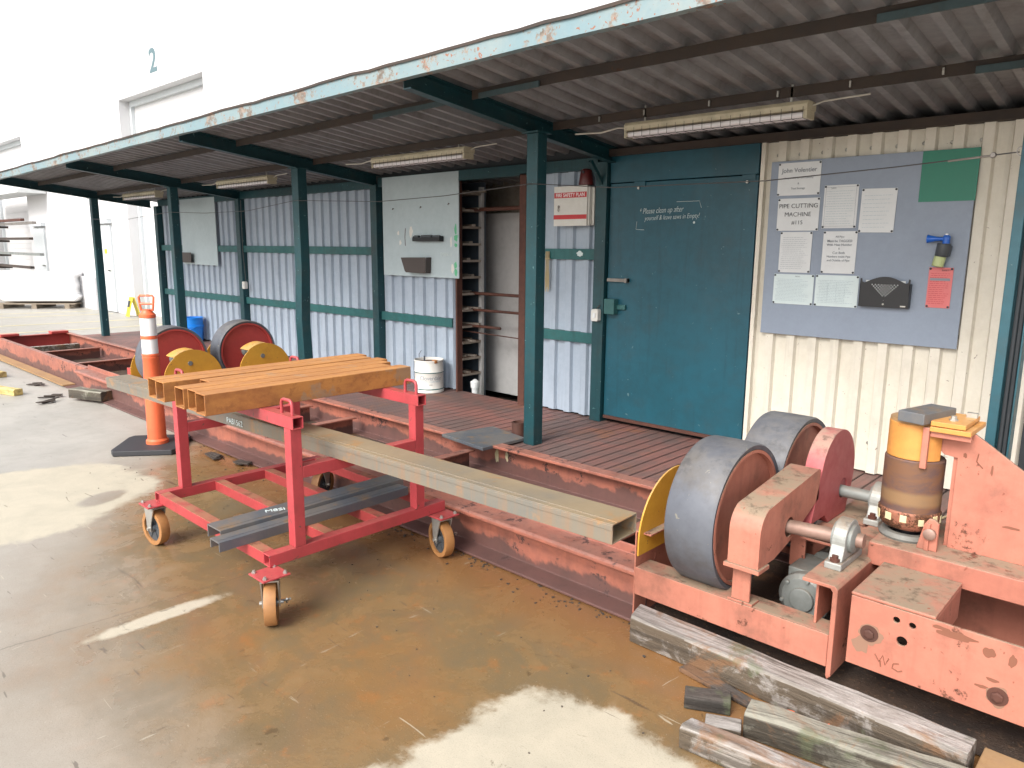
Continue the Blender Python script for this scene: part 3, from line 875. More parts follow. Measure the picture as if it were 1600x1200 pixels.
# front rail: I-ish rail
def rail_profile(x0,x1,prof,mat,name='front_rail',amp=.0):
    m=MB(); n=max(2,int((x1-x0)/.5)); k=len(prof); vs=[];fs=[]
    for i in range(n+1):
        x=x0+(x1-x0)*i/n
        for u,w in prof: vs.append((x,u+.003*mnoise.noise(Vector((x*.8,u*5,0))),w))
    for i in range(n):
        for j in range(k):
            j2=(j+1)%k; fs.append((i*k+j,i*k+j2,i*k+k+j2,i*k+k+j))
    fs+=[tuple(range(k))[::-1],tuple(n*k+j for j in range(k))]
    m.add(vs,fs); return m.build(name,mat,bed,bevel=.004)
prof=[(2.60,.006),(2.60,.020),(2.70,.034),(2.702,.20),(2.625,.212),(2.618,.222),(2.618,.236),(2.63,.246),(2.765,.246),(2.765,.290),(2.777,.290),(2.777,.234),(2.716,.22),(2.716,.034),(2.80,.020),(2.80,.006)]
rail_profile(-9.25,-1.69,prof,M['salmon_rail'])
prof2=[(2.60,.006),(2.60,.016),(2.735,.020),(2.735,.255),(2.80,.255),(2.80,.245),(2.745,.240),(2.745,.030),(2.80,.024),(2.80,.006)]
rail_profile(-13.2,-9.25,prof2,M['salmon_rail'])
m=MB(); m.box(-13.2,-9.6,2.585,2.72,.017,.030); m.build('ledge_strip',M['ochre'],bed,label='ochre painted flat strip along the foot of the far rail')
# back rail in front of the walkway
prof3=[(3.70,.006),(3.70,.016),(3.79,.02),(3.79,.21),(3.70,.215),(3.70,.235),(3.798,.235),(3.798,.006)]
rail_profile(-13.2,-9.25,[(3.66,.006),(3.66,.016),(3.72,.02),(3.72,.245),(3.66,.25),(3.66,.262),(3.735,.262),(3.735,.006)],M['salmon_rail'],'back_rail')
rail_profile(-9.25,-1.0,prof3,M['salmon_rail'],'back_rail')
m=MB(); m.box(-13.215,-13.2,2.735,3.735,.01,.262); m.box(-13.2,-13.14,2.76,3.70,.25,.26); m.build('end_beam',M['oxide'],bed,bevel=.003)
for y in (2.78,3.45):
    m=MB(); m.box(-13.26,-13.10,y,y+.24,.264,.30); m.build('end_pad',M['oxide'],bed,bevel=.005)
for i,(x,mt) in enumerate([(-11.75,'salmon_rail'),(-10.35,'salmon_rail'),(-8.3,'salmon_rail'),(-6.1,'salmon_rail'),(-5.40,'salmon_rail'),(-3.9,'salmon_rail'),(-2.13,'salmon_rail')]):
    m=MB(); m.box(x-.006,x+.006,2.79,3.69,.01,.17); m.box(x+.006,x+.07,2.79,3.69,.158,.17); m.build('cross_member',M[mt],bed,bevel=.002)
m=MB(); m.box(-12.6,-12.52,2.79,3.66,.012,.15); m.build('timber_packer',M['sleeper'],bed,bevel=.006)

SPLATS=[(-3.70,.135,.020,.05),(-3.60,.145,.015,.035)]
# ------------------------------------------------------------------ roller wheels
def wheel(parent,x0,x1,y,z,Rr=.315,red='oxide'):
    m=MB(); m.lathe([(Rr-.024,x0+.004),(Rr-.006,x0),(Rr,x0+.012),(Rr+.002,(x0+x1)/2),(Rr,x1-.012),(Rr-.006,x1),(Rr-.024,x1-.004)],(0,y,z),'X',72,close=True)
    w=m.build('tyre',M['rubber'],parent,smooth=35)
    m=MB(); m.lathe([(Rr-.026,x0+.002),(Rr-.026,x1-.002),(Rr-.040,x1-.002),(Rr-.042,x1-.026),(.05,x1-.030),(.05,x0+.03),(Rr-.042,x0+.026),(Rr-.040,x0+.002)],(0,y,z),'X',72,close=True)
    w=m.build('wheel_disc',M[red],parent,smooth=35)
    m=MB(); m.lathe([(.062,x1-.030),(.062,x1+.004),(.050,x1+.012),(.030,x1+.014)],(0,y,z),'X',24); m.lathe([(.062,x0+.03),(.062,x0-.004),(.03,x0-.01)],(0,y,z),'X',24)
    for k in range(6):
        a=k*PI/3+.3; m.lathe([(.009,x1),(.009,x1+.018)],(0,y+.045*math.cos(a),z+.045*math.sin(a)),'X',6)
    m.build('hub',M['castgrey'],w,smooth=35)

def half_guard(parent,x,y,z,r=.285,flange=0,a0=0,a1=180,mat='yellow'):
    pts=[(y+r*math.cos(R(a)),z+r*math.sin(R(a))) for a in [a0+(a1-a0)*i/28 for i in range(29)]]
    poly=pts+[(y-r,z-.06),(y+r,z-.06)] if a1==180 else pts
    m=MB(); m.prism(poly,'X',x,x+.008)
    o=m.build('yellow_guard',M[mat],parent,bevel=.002)
    if flange:
        m=MB(); vs=[];fs=[]
        ar=[flange[0]+(flange[1]-flange[0])*i/12 for i in range(13)]
        for a in ar:
            for xx in (x-flange[2],x+.008):
                for rr in (r,r+.006):
                    vs.append((xx,y+rr*math.cos(R(a)),z+rr*math.sin(R(a))))
        for i in range(12):
            b=i*4
            fs+=[(b,b+1,b+5,b+4),(b+2,b+6,b+7,b+3),(b,b+4,b+6,b+2),(b+1,b+3,b+7,b+5)]
        fs+=[(0,2,3,1),(48,49,51,50)]
        m.add(vs,fs); m.build('guard_flange',M[mat],o)
    return o

def pillow(parent,x,y,z0,zc,w=.23,mat='silver'):
    """pedestal bearing: axis along X"""
    m=MB()
    m.box(x-.032,x+.032,y-w/2,y+w/2,z0,z0+.028)
    prof=[(y-w/2+.02,z0+.028)]+[(y+.076*math.cos(R(a)),zc+.076*math.sin(R(a))) for a in range(190,-11,-10)]+[(y+w/2-.02,z0+.028)]
    m.prism(prof,'X',x-.026,x+.026)
    o=m.build('bearing_block',M[mat],parent,bevel=.005)
    m=MB(); m.lathe([(.056,x-.036),(.056,x+.038),(.036,x+.046)],(0,y,zc),'X',24); m.build('bearing_insert',M['castgrey'],o,smooth=35)
    for s in (-1,1):
        m=MB(); m.lathe([(.019,0),(.019,.012),(.012,.013),(.012,.024)],(x,y+s*(w/2-.022),z0+.028),'Z',8)
        m.build('bolt',M['brownframe'],o)
    return o

# ---- right roller drive unit
ru=empty('roller_drive',(-1.25,3.1,0),'salmon drive stand with two big grey rubber tyred rollers and red guards at right','machine')
YF,YR=2.83,3.43; ZC=.545
wheel(ru,-1.505,-1.29,YF,ZC,red='salmon')
wheel(ru,-1.505,-1.29,YR,ZC+.015,red='salmon')
half_guard(ru,-1.665,2.86,.40,.285)
# frame
m=MB(); m.box(-1.70,-1.692,2.61,3.65,.03,.43); m.box(-1.70,-1.62,2.61,3.65,.43,.438); m.build('end_channel',M['salmon'],ru,bevel=.002)
m=MB(); m.lathe([(.016,-1.692),(.016,-1.672),(.010,-1.67)],(0,2.68,.40),'X',6); m.build('bolt',M['zinc'],ru)
m=MB(); m.box(-1.69,-.853,2.605,2.617,.145,.272); m.box(-1.69,-.853,2.617,2.72,.262,.272); m.build('front_beam',M['salmon'],ru,bevel=.003)
m=MB(); m.box(-1.69,-.93,3.62,3.66,.10,.272); m.build('rear_beam',M['salmon'],ru,bevel=.003)
# right channel along Y with open side to the left
m=MB()
prof=[(-.962,.452),(-.962,.466),(-.845,.466),(-.833,.454),(-.833,.115),(-.845,.10),(-.851,.115),(-.851,.440),(-.86,.452)]
m.prism(prof,'Y',2.60,3.70)
m.build('side_channel',M['salmon'],ru,bevel=.003)
m=MB(); m.box(-.93,-.920,2.66,3.6,.272,.452); m.build('side_web',M['salmon'],ru,bevel=.002)
m=MB(); m.box(-1.14,-.962,3.02,3.70,.440,.452); m.build('motor_plate',M['salmon'],ru,bevel=.003,label='tan dust covered top plate')
pillow(ru,-.905,YF+.02,.466,ZC+.02)
pillow(ru,-.955,YR,.466,ZC+.015)
m=MB(); m.tube([(-1.285,YF,ZC),(-.835,YF+.02,ZC+.02)],.028,24); m.build('drive_shaft',M['shaft'],ru,smooth=40)
m=MB(); m.tube([(-1.285,YR,ZC+.015),(-.90,YR,ZC+.015)],.027,24); m.build('drive_shaft',M['castgrey'],ru,smooth=40)
# guard 1 (front)
def guard(poly,x0,x1,hole,mat,lab):
    m=MB(); 
    m.plate_holes(poly,[hole],'X',x1-.005,x1)
    n=len(poly); vs=[];fs=[]
    # rim strip along the open outline
    for i,(u,w) in enumerate(poly): vs+=[(x0,u,w),(x1-.005,u,w)]
    for i in range(n-1): fs.append((2*i,2*i+1,2*i+3,2*i+2))
    m.add(vs,fs)
    o=m.build('chain_guard',M[mat],ru,label=lab,smooth=30)
    return o
arc=lambda cy,cz,r,a0,a1,n=8:[(cy+r*math.cos(R(a0+(a1-a0)*i/n)),cz+r*math.sin(R(a0+(a1-a0)*i/n))) for i in range(n+1)]
g1=[(2.56,.455)]+arc(2.66,.585,.10,180,112)+[(3.10,.735),(3.12,.73),(3.12,.60),(2.83,.485),(2.70,.455)]
guard(g1,-1.24,-1.115,(2.83,.552,.042),'salmon','salmon front chain guard with a rounded shoulder')
m=MB(); m.box(-1.25,-1.105,2.545,2.64,.438,.455); m.build('guard_flange',M['salmon'],ru,bevel=.002)
m=MB(); m.box(-1.24,-1.165,2.612,2.624,.283,.438); m.build('guard_leg',M['salmon'],ru,bevel=.003)
m=MB(); m.box(-1.255,-1.15,2.608,2.67,.2725,.283); m.build('foot_plate',M['salmon'],ru,bevel=.002)
g2=[(3.02,.50),(3.10,.56)]+arc(3.41,.60,.285,160,-30,16)+[(3.60,.453),(3.20,.453)]
g2=[(3.06,.50),(3.125,.68)]+arc(3.335,.66,.205,152,-38,40)+[(3.47,.455),(3.26,.455),(3.21,.50)]
guard(g2,-1.19,-1.115,(3.415,.578,.048),'magenta','faded red rear chain guard with a rounded top')
m=MB(); m.box(-1.20,-1.105,3.035,3.075,.485,.50); m.box(-1.19,-1.125,3.045,3.057,.30,.485); m.build('guard_leg',M['salmon'],ru,bevel=.002)
for x in (-1.17,-1.14):
    m=MB(); m.lathe([(.009,0),(.009,-.007)],(x,3.045,.455),'Y',8); m.build('bolt',M['castgrey'],ru)
m=MB(); m.box(-1.12,-.965,3.02,3.12,.452,.475); m.build('clamp_bar',M['brownframe'],ru,bevel=.006)
# motors
def motor(x,y,z):
    m=MB()
    m.lathe([(.085,-.10),(.105,-.085),(.105,.02),(.09,.035),(.06,.05),(.06,.07)],(x,y,z),'Y',28)
    m.box(x-.085,x+.085,y-.05,y+.14,z-.09,z+.105)
    for k in range(6):
        a=k*PI/3+.3; m.lathe([(.010,-.112),(.010,-.095)],(x+.085*math.cos(a),y,z+.085*math.sin(a)),'Y',6)
    m.lathe([(.05,-.115),(.05,-.09)],(x,y,z),'Y',20)
    m.build('gear_motor',M['castgrey'],ru,bevel=.004)
motor(-1.06,2.98,.24); motor(-1.05,3.42,.26)
m=MB(); m.tube([(-1.06,3.10,.33),(-1.05,3.32,.33)],.05,16); m.build('motor_barrel',M['castgrey'],ru,smooth=40)

# ---- vertical roller stand (far right)
vs_=empty('guide_roller_stand',(-.3,3.1,0),'salmon box frame carrying an upright rusty drum with orange cap and sloping gusset','machine')
m=MB()
m.plate_holes([(-.785,.20),(1.2,.20),(1.2,.455),(-.785,.455)],[(-.635,.415,.011),(-.585,.412,.011),(-.612,.345,.017)],'Y',2.598,2.61)
m.build('front_plate',M['salmon'],vs_,bevel=.002)
for x in (-.715,-.325,.3):
    m=MB(); m.lathe([(.030,0),(.030,-.003)],(x,2.598,.335 if x<-.5 else .27),'Y',20); m.lathe([(.018,-.003),(.018,-.011),(.012,-.013)],(x,2.598,.335 if x<-.5 else .27),'Y',6); m.build('bolt',M['brownframe'],vs_)
m=MB(); m.box(-.785,-.773,2.61,3.6,.20,.455); m.build('side_plate',M['salmon'],vs_,bevel=.002)
m=MB(); m.box(-.788,-.52,2.602,2.955,.4555,.467); m.box(-.532,-.52,2.612,2.95,.33,.4555); m.build('cover_plate',M['salmon'],vs_,bevel=.004,label='flat cover plate under tan dust')
m=MB(); m.box(-.852,1.2,2.96,2.972,.44,.53); m.box(-.852,1.2,2.972,3.36,.518,.53); m.box(-.773,1.2,3.36,3.40,.10,.53); m.build('cross_beam',M['salmon'],vs_,bevel=.004)
m=MB(); m.box(-.5,1.2,2.615,2.96,.205,.213); m.build('bottom_flange',M['salmon'],vs_)
m=MB(); 
gp=[(-.615,.53),(-.615,.885),(-.66,.89),(-.70,.93),(-.70,.985),(-.565,.985),(.10,.50+.035),(.10,.53)]
m.prism(gp,'Y',3.11,3.125); m.build('gusset',M['salmon'],vs_,bevel=.002,label='large sloping salmon gusset plate')
m=MB(); m.box(-.70,-.60,3.125,3.30,.90,.915); m.box(-.63,-.615,3.125,3.32,.53,.90); m.build('back_web',M['salmon'],vs_)
DX,DY=-.765,3.14
m=MB(); m.lathe([(.095,.640),(.107,.648),(.107,.855),(.103,.860),(.09,.861)],(DX,DY,0),'Z',48); m.build('drum',M['drum'],vs_,smooth=35)
m=MB(); m.lathe([(.080,.572),(.094,.578),(.111,.602),(.1125,.645),(.1075,.652)],(DX,DY,0),'Z',48); dr=m.build('drum_base_ring',M['ringrust'],vs_,smooth=35)
for k in range(12):
    a=2*PI*k/12+.1+random.uniform(-.05,.05)
    x=DX+.1115*math.cos(a); y=DY+.1115*math.sin(a)
    m=MB(); m.obox((x,y,.622+random.uniform(-.006,.006)),(.004,random.uniform(.018,.028),random.uniform(.026,.036)),rz=a)
    m.build('painted_mark',M['stripe'],dr,bevel=.0015)
m=MB(); cap=[(DX+.102*math.cos(R(a)),DY+.102*math.sin(R(a))) for a in range(130,345,6)]+[(DX+.055,DY-.06),(DX+.055,DY+.09)]
m.prism(cap,'Z',.8615,1.000); m.build('orange_cap',M['orange_cap'],vs_,bevel=.003)
m=MB(); m.prism([(DX+.10*math.cos(R(a)),DY+.10*math.sin(R(a))) for a in range(90,350,10)]+[(DX+.10,DY+.08)],'Z',1.0005,1.012); m.build('cap_top_plate',M['ochre'],vs_)
m=MB(); m.obox((-.735,3.12,1.0335),(.10,.23,.042),rz=R(-14)); m.build('grey_bar',M['mill'],vs_,bevel=.003)
m=MB(); m.box(-.70,-.565,3.03,3.27,.988,1.006); m.box(-.70,-.585,3.035,3.26,1.009,1.027)
m.build('hinge_plate',M['orange_cap'],vs_,bevel=.002)
m=MB(); m.box(-.70,-.565,3.045,3.06,.965,.988); m.box(-.722,-.70,3.03,3.05,.84,1.0); m.build('hinge_tab',M['salmon'],vs_,bevel=.002)
m=MB(); m.lathe([(.016,1.027),(.016,1.033),(.010,1.033),(.010,1.045)],(-.64,3.10,0),'Z',6); m.build('bolt',M['zinc'],vs_); m=MB(); m.box(-.62,-.585,3.2,3.225,1.0275,1.045); m.build('stop_block',M['zinc'],vs_)
m=MB(); m.lathe([(.052,.5302),(.052,.572)],(DX,DY,0),'Z',24); m.build('bearing_neck',M['black'],vs_,smooth=35)
m=MB(); m.lathe([(.062,.5302),(.100,.5302),(.104,.540),(.092,.554),(.070,.556),(.062,.545)],(DX,DY,0),'Z',36,close=True); m.build('bearing_flange',M['castgrey'],vs_,smooth=35)
m=MB(); m.obox((-.66,3.035,.585),(.016,.05,.11),rz=R(-12)); m.prism([(-.70,.53),(-.63,.53),(-.63,.64),(-.645,.655),(-.665,.655),(-.68,.63)],'Y',3.02,3.035); m.build('bearing_bracket',M['salmon'],vs_,bevel=.003)
m=MB(); m.lathe([(.020,0),(.022,-.02),(.014,-.024)],(-.655,3.02,.60),'Y',16); m.build('bearing_end',M['shaft'],vs_,smooth=35)
MARKS=[('oil_stain',-.738,.285,.030,.028,'oilmark',2.5978),('rust_ring',-.715,.335,.040,.038,'oilmark',2.5976),('rust_ring',-.325,.27,.034,.032,'oilmark',2.5976),
 ('rust_patch',-.455,.425,.055,.012,'rustmark',2.5978),('rust_patch',-.50,.437,.03,.006,'rustmark',2.5974),('rust_patch',-.36,.405,.016,.016,'rustmark',2.5978),('rust_patch',-.37,.285,.02,.006,'rustmark',2.5978),('rust_patch',-.345,.318,.018,.006,'rustmark',2.5974),('rust_patch',-.24,.33,.006,.06,'rustmark',2.5978),('rust_patch',-.30,.40,.010,.022,'rustmark',2.5974),
 ('rust_patch',-.59,.90,.006,.010,'rustmark',3.1096),('rust_patch',-.50,.86,.004,.02,'rustmark',3.1096),('rust_patch',-.30,.72,.006,.03,'rustmark',3.1096),('rust_patch',-.42,.66,.03,.005,'rustmark',3.1096)]
SCRIB=[[(-.690,2.597,.268),(-.675,2.597,.245),(-.665,2.597,.272),(-.655,2.597,.240),(-.645,2.597,.268)],[(-.672,2.597,.250),(-.668,2.597,.228)],[(-.612,2.597,.262),(-.630,2.597,.255),(-.632,2.597,.238),(-.612,2.597,.233),(-.600,2.597,.240)],
 [(-.548,3.109,.915),(-.552,3.109,.885),(-.530,3.109,.862)]]
# thin hose on the walkway
m=MB(); m.tube([(-1.07,3.6,.49),(-1.02,3.85,.33),(-.98,4.1,.22),(-.9,4.5,.21),(-.84,4.9,.21)],.006,6); m.build('hose',M['rope'],label='thin yellowish hose trailing from the roller drive over the walkway',cat='hose',smooth=50)

# ---- left roller unit
lu=empty('roller_stand',(-7.3,3.2,0),'far roller stand with two dark red discs and yellow half round guards','machine')
wheel(lu,-7.47,-7.26,2.96,.555,red='oxide')
wheel(lu,-7.47,-7.26,3.70,.565,red='oxide')
for y in (2.99,3.73):
    half_guard(lu,-6.97,y,.385,.285,flange=(88,128,.17) )
for y in (2.97,3.71):
    half_guard(lu,-7.72,y,.40,.285)
for y in (2.96,3.70):
    m=MB(); m.tube([(-7.72,y,.555),(-6.955,y,.545)],.022,12); m.build('axle',M['castgrey'],lu,smooth=40)
m=MB(); m.box(-7.85,-7.77,2.70,4.05,.27,.43); m.build('frame_channel',M['oxide'],lu,bevel=.003)
m=MB(); m.box(-6.93,-6.85,2.70,4.05,.27,.40); m.build('frame_channel',M['oxide'],lu,bevel=.003)
m=MB(); m.box(-7.77,-6.93,2.66,2.70,.27,.36); m.build('frame_beam',M['oxide'],lu,bevel=.003)

# ------------------------------------------------------------------ trolley
tr=empty('trolley',(-3.6,2.07,0),'red square tube steel trolley on orange casters standing in front of the bed','trolley')
ZT_=.30; x0,x1,y0,y1=-4.135,-2.875,1.51,2.545
def bar(axis,a0,a1,u,w,s=.055,name='base_bar',mat='cartred'):
    m=MB(); m.rectube(axis,a0,a1,u-s/2,u+s/2,w-s/2,w+s/2,.005); return m.build(name,M[mat],tr,bevel=.003)
zb=ZT_-.0275
bar('Y',y0,y1,x0+.03,zb); bar('Y',y0,y1,x1-.03,zb)
for y in (y0+.0285,1.855,2.165,y1-.0285): bar('X',x0+.06,x1-.06,y,zb,name='slat',mat='slat')
py0,py1=1.668,2.375
for x in (x0+.085-.055*0,x1-.03):
    xx = x if x>-3.5 else x0+.03
    for y in (py0,py1): bar('Z',ZT_,.853,xx,y,name='post')
for y in (py0,py1): bar('X',x0-.02,x1+.02,y,.8805,name='top_bar')
for xx in (x0+.03,x1-.03): bar('Y',py0+.028,py1-.028,xx,.645,name='side_bar')
for y in (py0,py1):
    for xx in (x1-.07,x0+.06):
        m=MB(); pts_=[(xx-.045,y,.905),(xx-.045,y,.953)]+[(xx-.045+.02*(1-math.cos(R(a))),y,.953+.02*math.sin(R(a))) for a in (45,90)]+[(xx+.045-.02+.02*math.sin(R(a)),y,.973-.02*(1-math.cos(R(a)))) for a in (0,45,90)]+[(xx+.045,y,.905)]
        m.tube(pts_,.008,10); m.build('loop_handle',M['cartred'],tr,smooth=40)
def caster(cx,cy,ang,lock=True):
    def P(m): m.M=Matrix.Translation((cx,cy,0))@Matrix.Rotation(ang,4,'Z')
    m=MB(); m.M=Matrix.Translation((cx,cy,0)); m.box(-.065,.065,-.065,.065,.235,.243)
    pl=m.build('caster_plate',M['cartred'],tr,bevel=.002)
    for sx in (-1,1):
        for sy in (-1,1):
            m=MB(); m.M=Matrix.Translation((cx,cy,0)); m.lathe([(.010,.243),(.010,.250),(.006,.251),(.006,.257)],(sx*.048,sy*.048,0),'Z',6)
            m.build('bolt',M['zinc'],pl)
    m=MB(); P(m)   # fork, wheel axis along local x
    for sg in (-1,1): m.prism([(-.04,.218),(.05,.218),(.030,.095),(.0,.082),(-.004,.12)],'X',sg*.036-.003,sg*.036+.003)
    m.box(-.039,.039,-.04,.05,.216,.222); m.lathe([(.032,.222),(.032,.235)],(0,0,0),'Z',16)
    m.tube([(-.050,.012,.1),(.052,.012,.1)],.009,8)
    fk=m.build('fork',M['zinc'],tr)
    m=MB(); P(m); m.lathe([(.076,-.0255),(.098,-.0255),(.100,-.019),(.100,.019),(.098,.0255),(.076,.0255)],(0,.012,.1002),'X',40,close=True)
    w=m.build('tyre',M['orangewheel'],tr,smooth=30)
    m=MB(); P(m); m.lathe([(.0755,-.014),(.0755,.014),(.026,.012),(.020,.026),(.010,.026),(.010,-.026),(.020,-.026),(.026,-.012)],(0,.012,.1002),'X',28,close=True)
    for k in range(6):
        a=k*PI/3; m.obox((0,.012+.045*math.cos(a),.1002+.045*math.sin(a)),(.034,.010,.052),rx=a-PI/2)
    m.build('hub',M['darkgrey'],w)
    if lock:
        m=MB(); P(m); m.tube([(.045,.012,.105),(.068,.0,.11),(.082,-.014,.122)],.0055,6); m.tube([(.064,.014,.092),(.068,-.02,.125)],.0045,6); m.build('brake_lever',M['zinc'],fk)
    return pl
caster(-2.835,1.485,R(57)); caster(-4.11,1.50,R(98),False); caster(-2.85,2.50,R(78)); caster(-4.12,2.56,R(25),False)

# six rusty tubes on top
tx=[-3.187,-3.2895,-3.391,-3.493,-3.612,-3.716]
labs=['rust orange square tube on the trolley, nearest the free loop handles','second rust orange tube from the handle end of the trolley top','third rust orange tube from the handle end of the trolley top',
      'rust orange tube pushed back farther than the other five on the trolley','rust orange tube lying between the pushed back one and the far edge of the load','rust orange tube at the far edge of the trolley load']
for i,x in enumerate(tx):
    m=MB(); m.M=Matrix.Translation((x,1.985,0))@Matrix.Rotation(R([0,.08,-.06,.05,.08,0][i]),4,'Z')
    s=-.0 if i!=3 else .16
    a0=-.60+s+[0,.01,-.005,0,-.005,.0][i]; a1=.55+[0,-.05,.02,.075,.05,.09][i]
    m.rectube('Y',a0,a1,-.0470,.0470,.9095,1.0055,.005)
    m.build('square_tube',M['rusttube'],bevel=.006,label=labs[i],cat='steel tube',group='rusty tubes on the trolley')
# long galvanised beam
bx0,bx1=-5.65,-1.40
m=MB(); ang=math.atan2(2.055-1.865,4.22)
m.M=Matrix.Translation((-5.50,1.825,0))@Matrix.Rotation(ang,4,'Z')
L=4.15
m.rectube('X',0,L,-.076,.078,.674,.745,.0045); m.box(0,L,-.0790,-.0765,.723,.741); m.box(0,L,-.050,-.046,.7445,.7475)
bm_=m.build('long_beam',M['galv'],bevel=.003,label='long weathered grey box beam laid through the trolley frame',cat='steel beam')
text_mesh('chalk_mark','PAB1562',.045,M['whitep'],bm_,(0,0,0))
ch=bm_.children[0]
me=ch.data
off=Matrix.Translation(-bm_.location)
bxm=Matrix.Translation((-5.50,1.825,0))@Matrix.Rotation(ang,4,'Z')@Matrix.Translation((1.72,-.0795,.702))@Matrix.Rotation(PI/2,4,'X')
me.transform(Matrix.Translation(bm_.location)); me.transform(Matrix.Rotation(-PI/2,4,'X'));
me.transform(off@bxm)
# channels on the lower deck
def chan(xc,w,ya,yb,z0,h,lab,open_right=True):
    m=MB(); t=.006
    m.M=Matrix.Translation((xc,(ya+yb)/2,0))@Matrix.Rotation(R(1.0),4,'Z')
    L2=(yb-ya)/2
    m.box(-w/2,w/2,-L2,L2,z0+h-t,z0+h)
    m.box(-w/2,-w/2+t,-L2,L2,z0,z0+h-t); m.box(w/2-t,w/2,-L2,L2,z0,z0+h-t)
    m.box(w/2-.030,w/2-.026,-L2,L2,z0+h,z0+h+.002)
    return m.build('steel_channel',M['mill'],bevel=.003,label=lab,cat='steel channel',group='channels on the trolley deck')
c1=chan(-3.235,.13,1.425,2.50,.301,.062,'dark steel channel with chalk writing on the trolley deck')
c2=chan(-3.122,.088,1.375,2.46,.301,.045,'narrower blue-grey channel lying against the chalked one on the trolley deck')
text_mesh('chalk_mark','M8SI',.05,M['whitep'],c1,(-3.23,1.74,.3645),rot=(0,0,R(70)))
# bring writing to its parent's frame: build() already used world offsets

# ------------------------------------------------------------------ delineator
dl=empty('delineator_post',(-6.20,2.30,0),'orange delineator post with white sleeves on a black base behind the trolley','traffic post')
m=MB(); m.M=Matrix.Translation((-6.20,2.28,0))@Matrix.Rotation(R(52),4,'Z'); m.prism([(-.22,-.26),(.22,-.26),(.25,-.2),(.25,.2),(.22,.26),(-.22,.26),(-.25,.2),(-.25,-.2)],'Z',.003,.045)
m.build('base',M['blackrub'],dl,bevel=.006)
cx,cy=-6.17,2.31
m=MB(); m.lathe([(0.0861,.045),(0.0861,.07),(0.0722,.085),(0.0672,.50),(0.0607,.74),(0.0640,.745),(0.0640,.76),(0.0590,.765)],(cx,cy,0),'Z',36); 
m.lathe([(0.0582,.765),(0.0640,.768),(0.0640,.782),(0.0574,.786),(0.0558,.93)],(cx,cy,0),'Z',36)
m.lathe([(0.0623,.905),(0.0623,.925),(0.0566,.93)],(cx,cy,0),'Z',36)
m.lathe([(0.0615,1.075),(0.0615,1.10),(0.0492,1.11),(0.0369,1.13),(0.0369,1.14)],(cx,cy,0),'Z',36)
m.build('post',M['conor'],dl,smooth=35)
for z0 in (.787,.932):
    m=MB(); m.lathe([(.0603,z0),(.0595,z0+.118 if z0<.9 else z0+.14)],(cx,cy,0),'Z',36); m.build('reflective_sleeve',M['reflwhite'],dl,smooth=35)
m=MB(); m.M=Matrix.Translation((cx,cy,0))@Matrix.Rotation(R(42),4,'Z')
pts_=[(-.045,0,1.13),(-.052,0,1.16),(-.060,0,1.235),(-.05,0,1.25),(.05,0,1.25),(.060,0,1.235),(.052,0,1.16),(.045,0,1.13)]
m.tube(pts_,.009,8); m.tube([(-.055,0,1.185),(.055,0,1.185)],.009,8)
m.build('handle',M['conor'],dl,smooth=40)

# ------------------------------------------------------------------ timbers
def timber(name,p0,p1,w,h,mat,lab,z0=.003,cut=0,cat='timber',group=None):
    p0=Vector(p0);p1=Vector(p1); d=p1-p0; L=d.length; ang=math.atan2(d.y,d.x)
    m=MB(); n=14; vs=[];fs=[]
    sec=[(-w/2,0),(w/2,0),(w/2,h*.9),(w/2-.012,h),(-w/2+.012,h),(-w/2,h*.88)]
    k=len(sec)
    for i in range(n+1):
        t=i/n*L
        for j,(u,z) in enumerate(sec):
            nn=mnoise.noise(Vector((t*6+p0.x,j*3.1,p0.y*7)))*.006
            vs.append((t+(cut*(u/w) if i in(0,) else 0),u+nn,z0+z+(nn if z>0 else 0)))
    for i in range(n):
        for j in range(k):
            j2=(j+1)%k; fs.append((i*k+j,i*k+j2,i*k+k+j2,i*k+k+j))
    fs+=[tuple(range(k))[::-1],tuple(n*k+j for j in range(k))]
    me_m=MB(); me_m.add(vs,fs)
    o=me_m.build(name,M[mat],bevel=.004,label=lab,cat=cat,group=group,origin=(0,0,0))
    o.location=(p0.x,p0.y,0); o.rotation_euler=(0,0,ang)
    return o
G='old timbers on the concrete at right'
timber('timber',(-1.63,2.53),(-.36,2.515),.125,.118,'sleeper','long weathered grey timber lying along the foot of the roller drive',group=G,cut=-.03)
timber('timber',(-.985,2.262),(-.10,2.43),.105,.095,'sleeper2','greenish grey timber in front of the long weathered one',group=G)
timber('timber',(-1.10,2.045),(-.42,2.14),.075,.085,'sleeper','nearest short grey timber at the bottom edge of the yard',group=G,cut=.02)
timber('plank',(-1.34,2.440),(-.62,2.345),.06,.018,'darkwood','thin dark plank lying between the timbers',cat='plank')
timber('plank',(-.86,2.40),(-.62,2.42),.05,.022,'darkwood','short dark slip of wood wedged beside the greenish timber',cat='plank')
timber('timber_offcut',(-1.22,2.245),(-1.075,2.32),.075,.055,'darkwood','dark block of timber lying loose on the rusty concrete',cat='offcut')
timber('timber_offcut',(-1.09,2.16),(-.98,2.21),.07,.045,'sleeper','pale topped offcut between the dark block and the nearest timber',cat='offcut')
m=MB(); m.box(-.34,.5,2.44,2.60,.004,.085); m.box(-.34,.5,2.43,2.44,.004,.10); m.build('steel_section',M['ochre'],bevel=.004,label='rust ochre steel section at the bottom right corner',cat='steel section')
timber('lumber',(-12.05,1.25),(-9.42,2.10),.10,.07,'yellowwood','nearer fresh yellow timber lying at the left edge of the yard',cat='lumber',group='yellow lumber at the left edge')
timber('lumber',(-13.3,1.72),(-10.84,2.27),.10,.07,'yellowwood','farther fresh yellow timber lying at the left edge of the yard',cat='lumber',group='yellow lumber at the left edge')
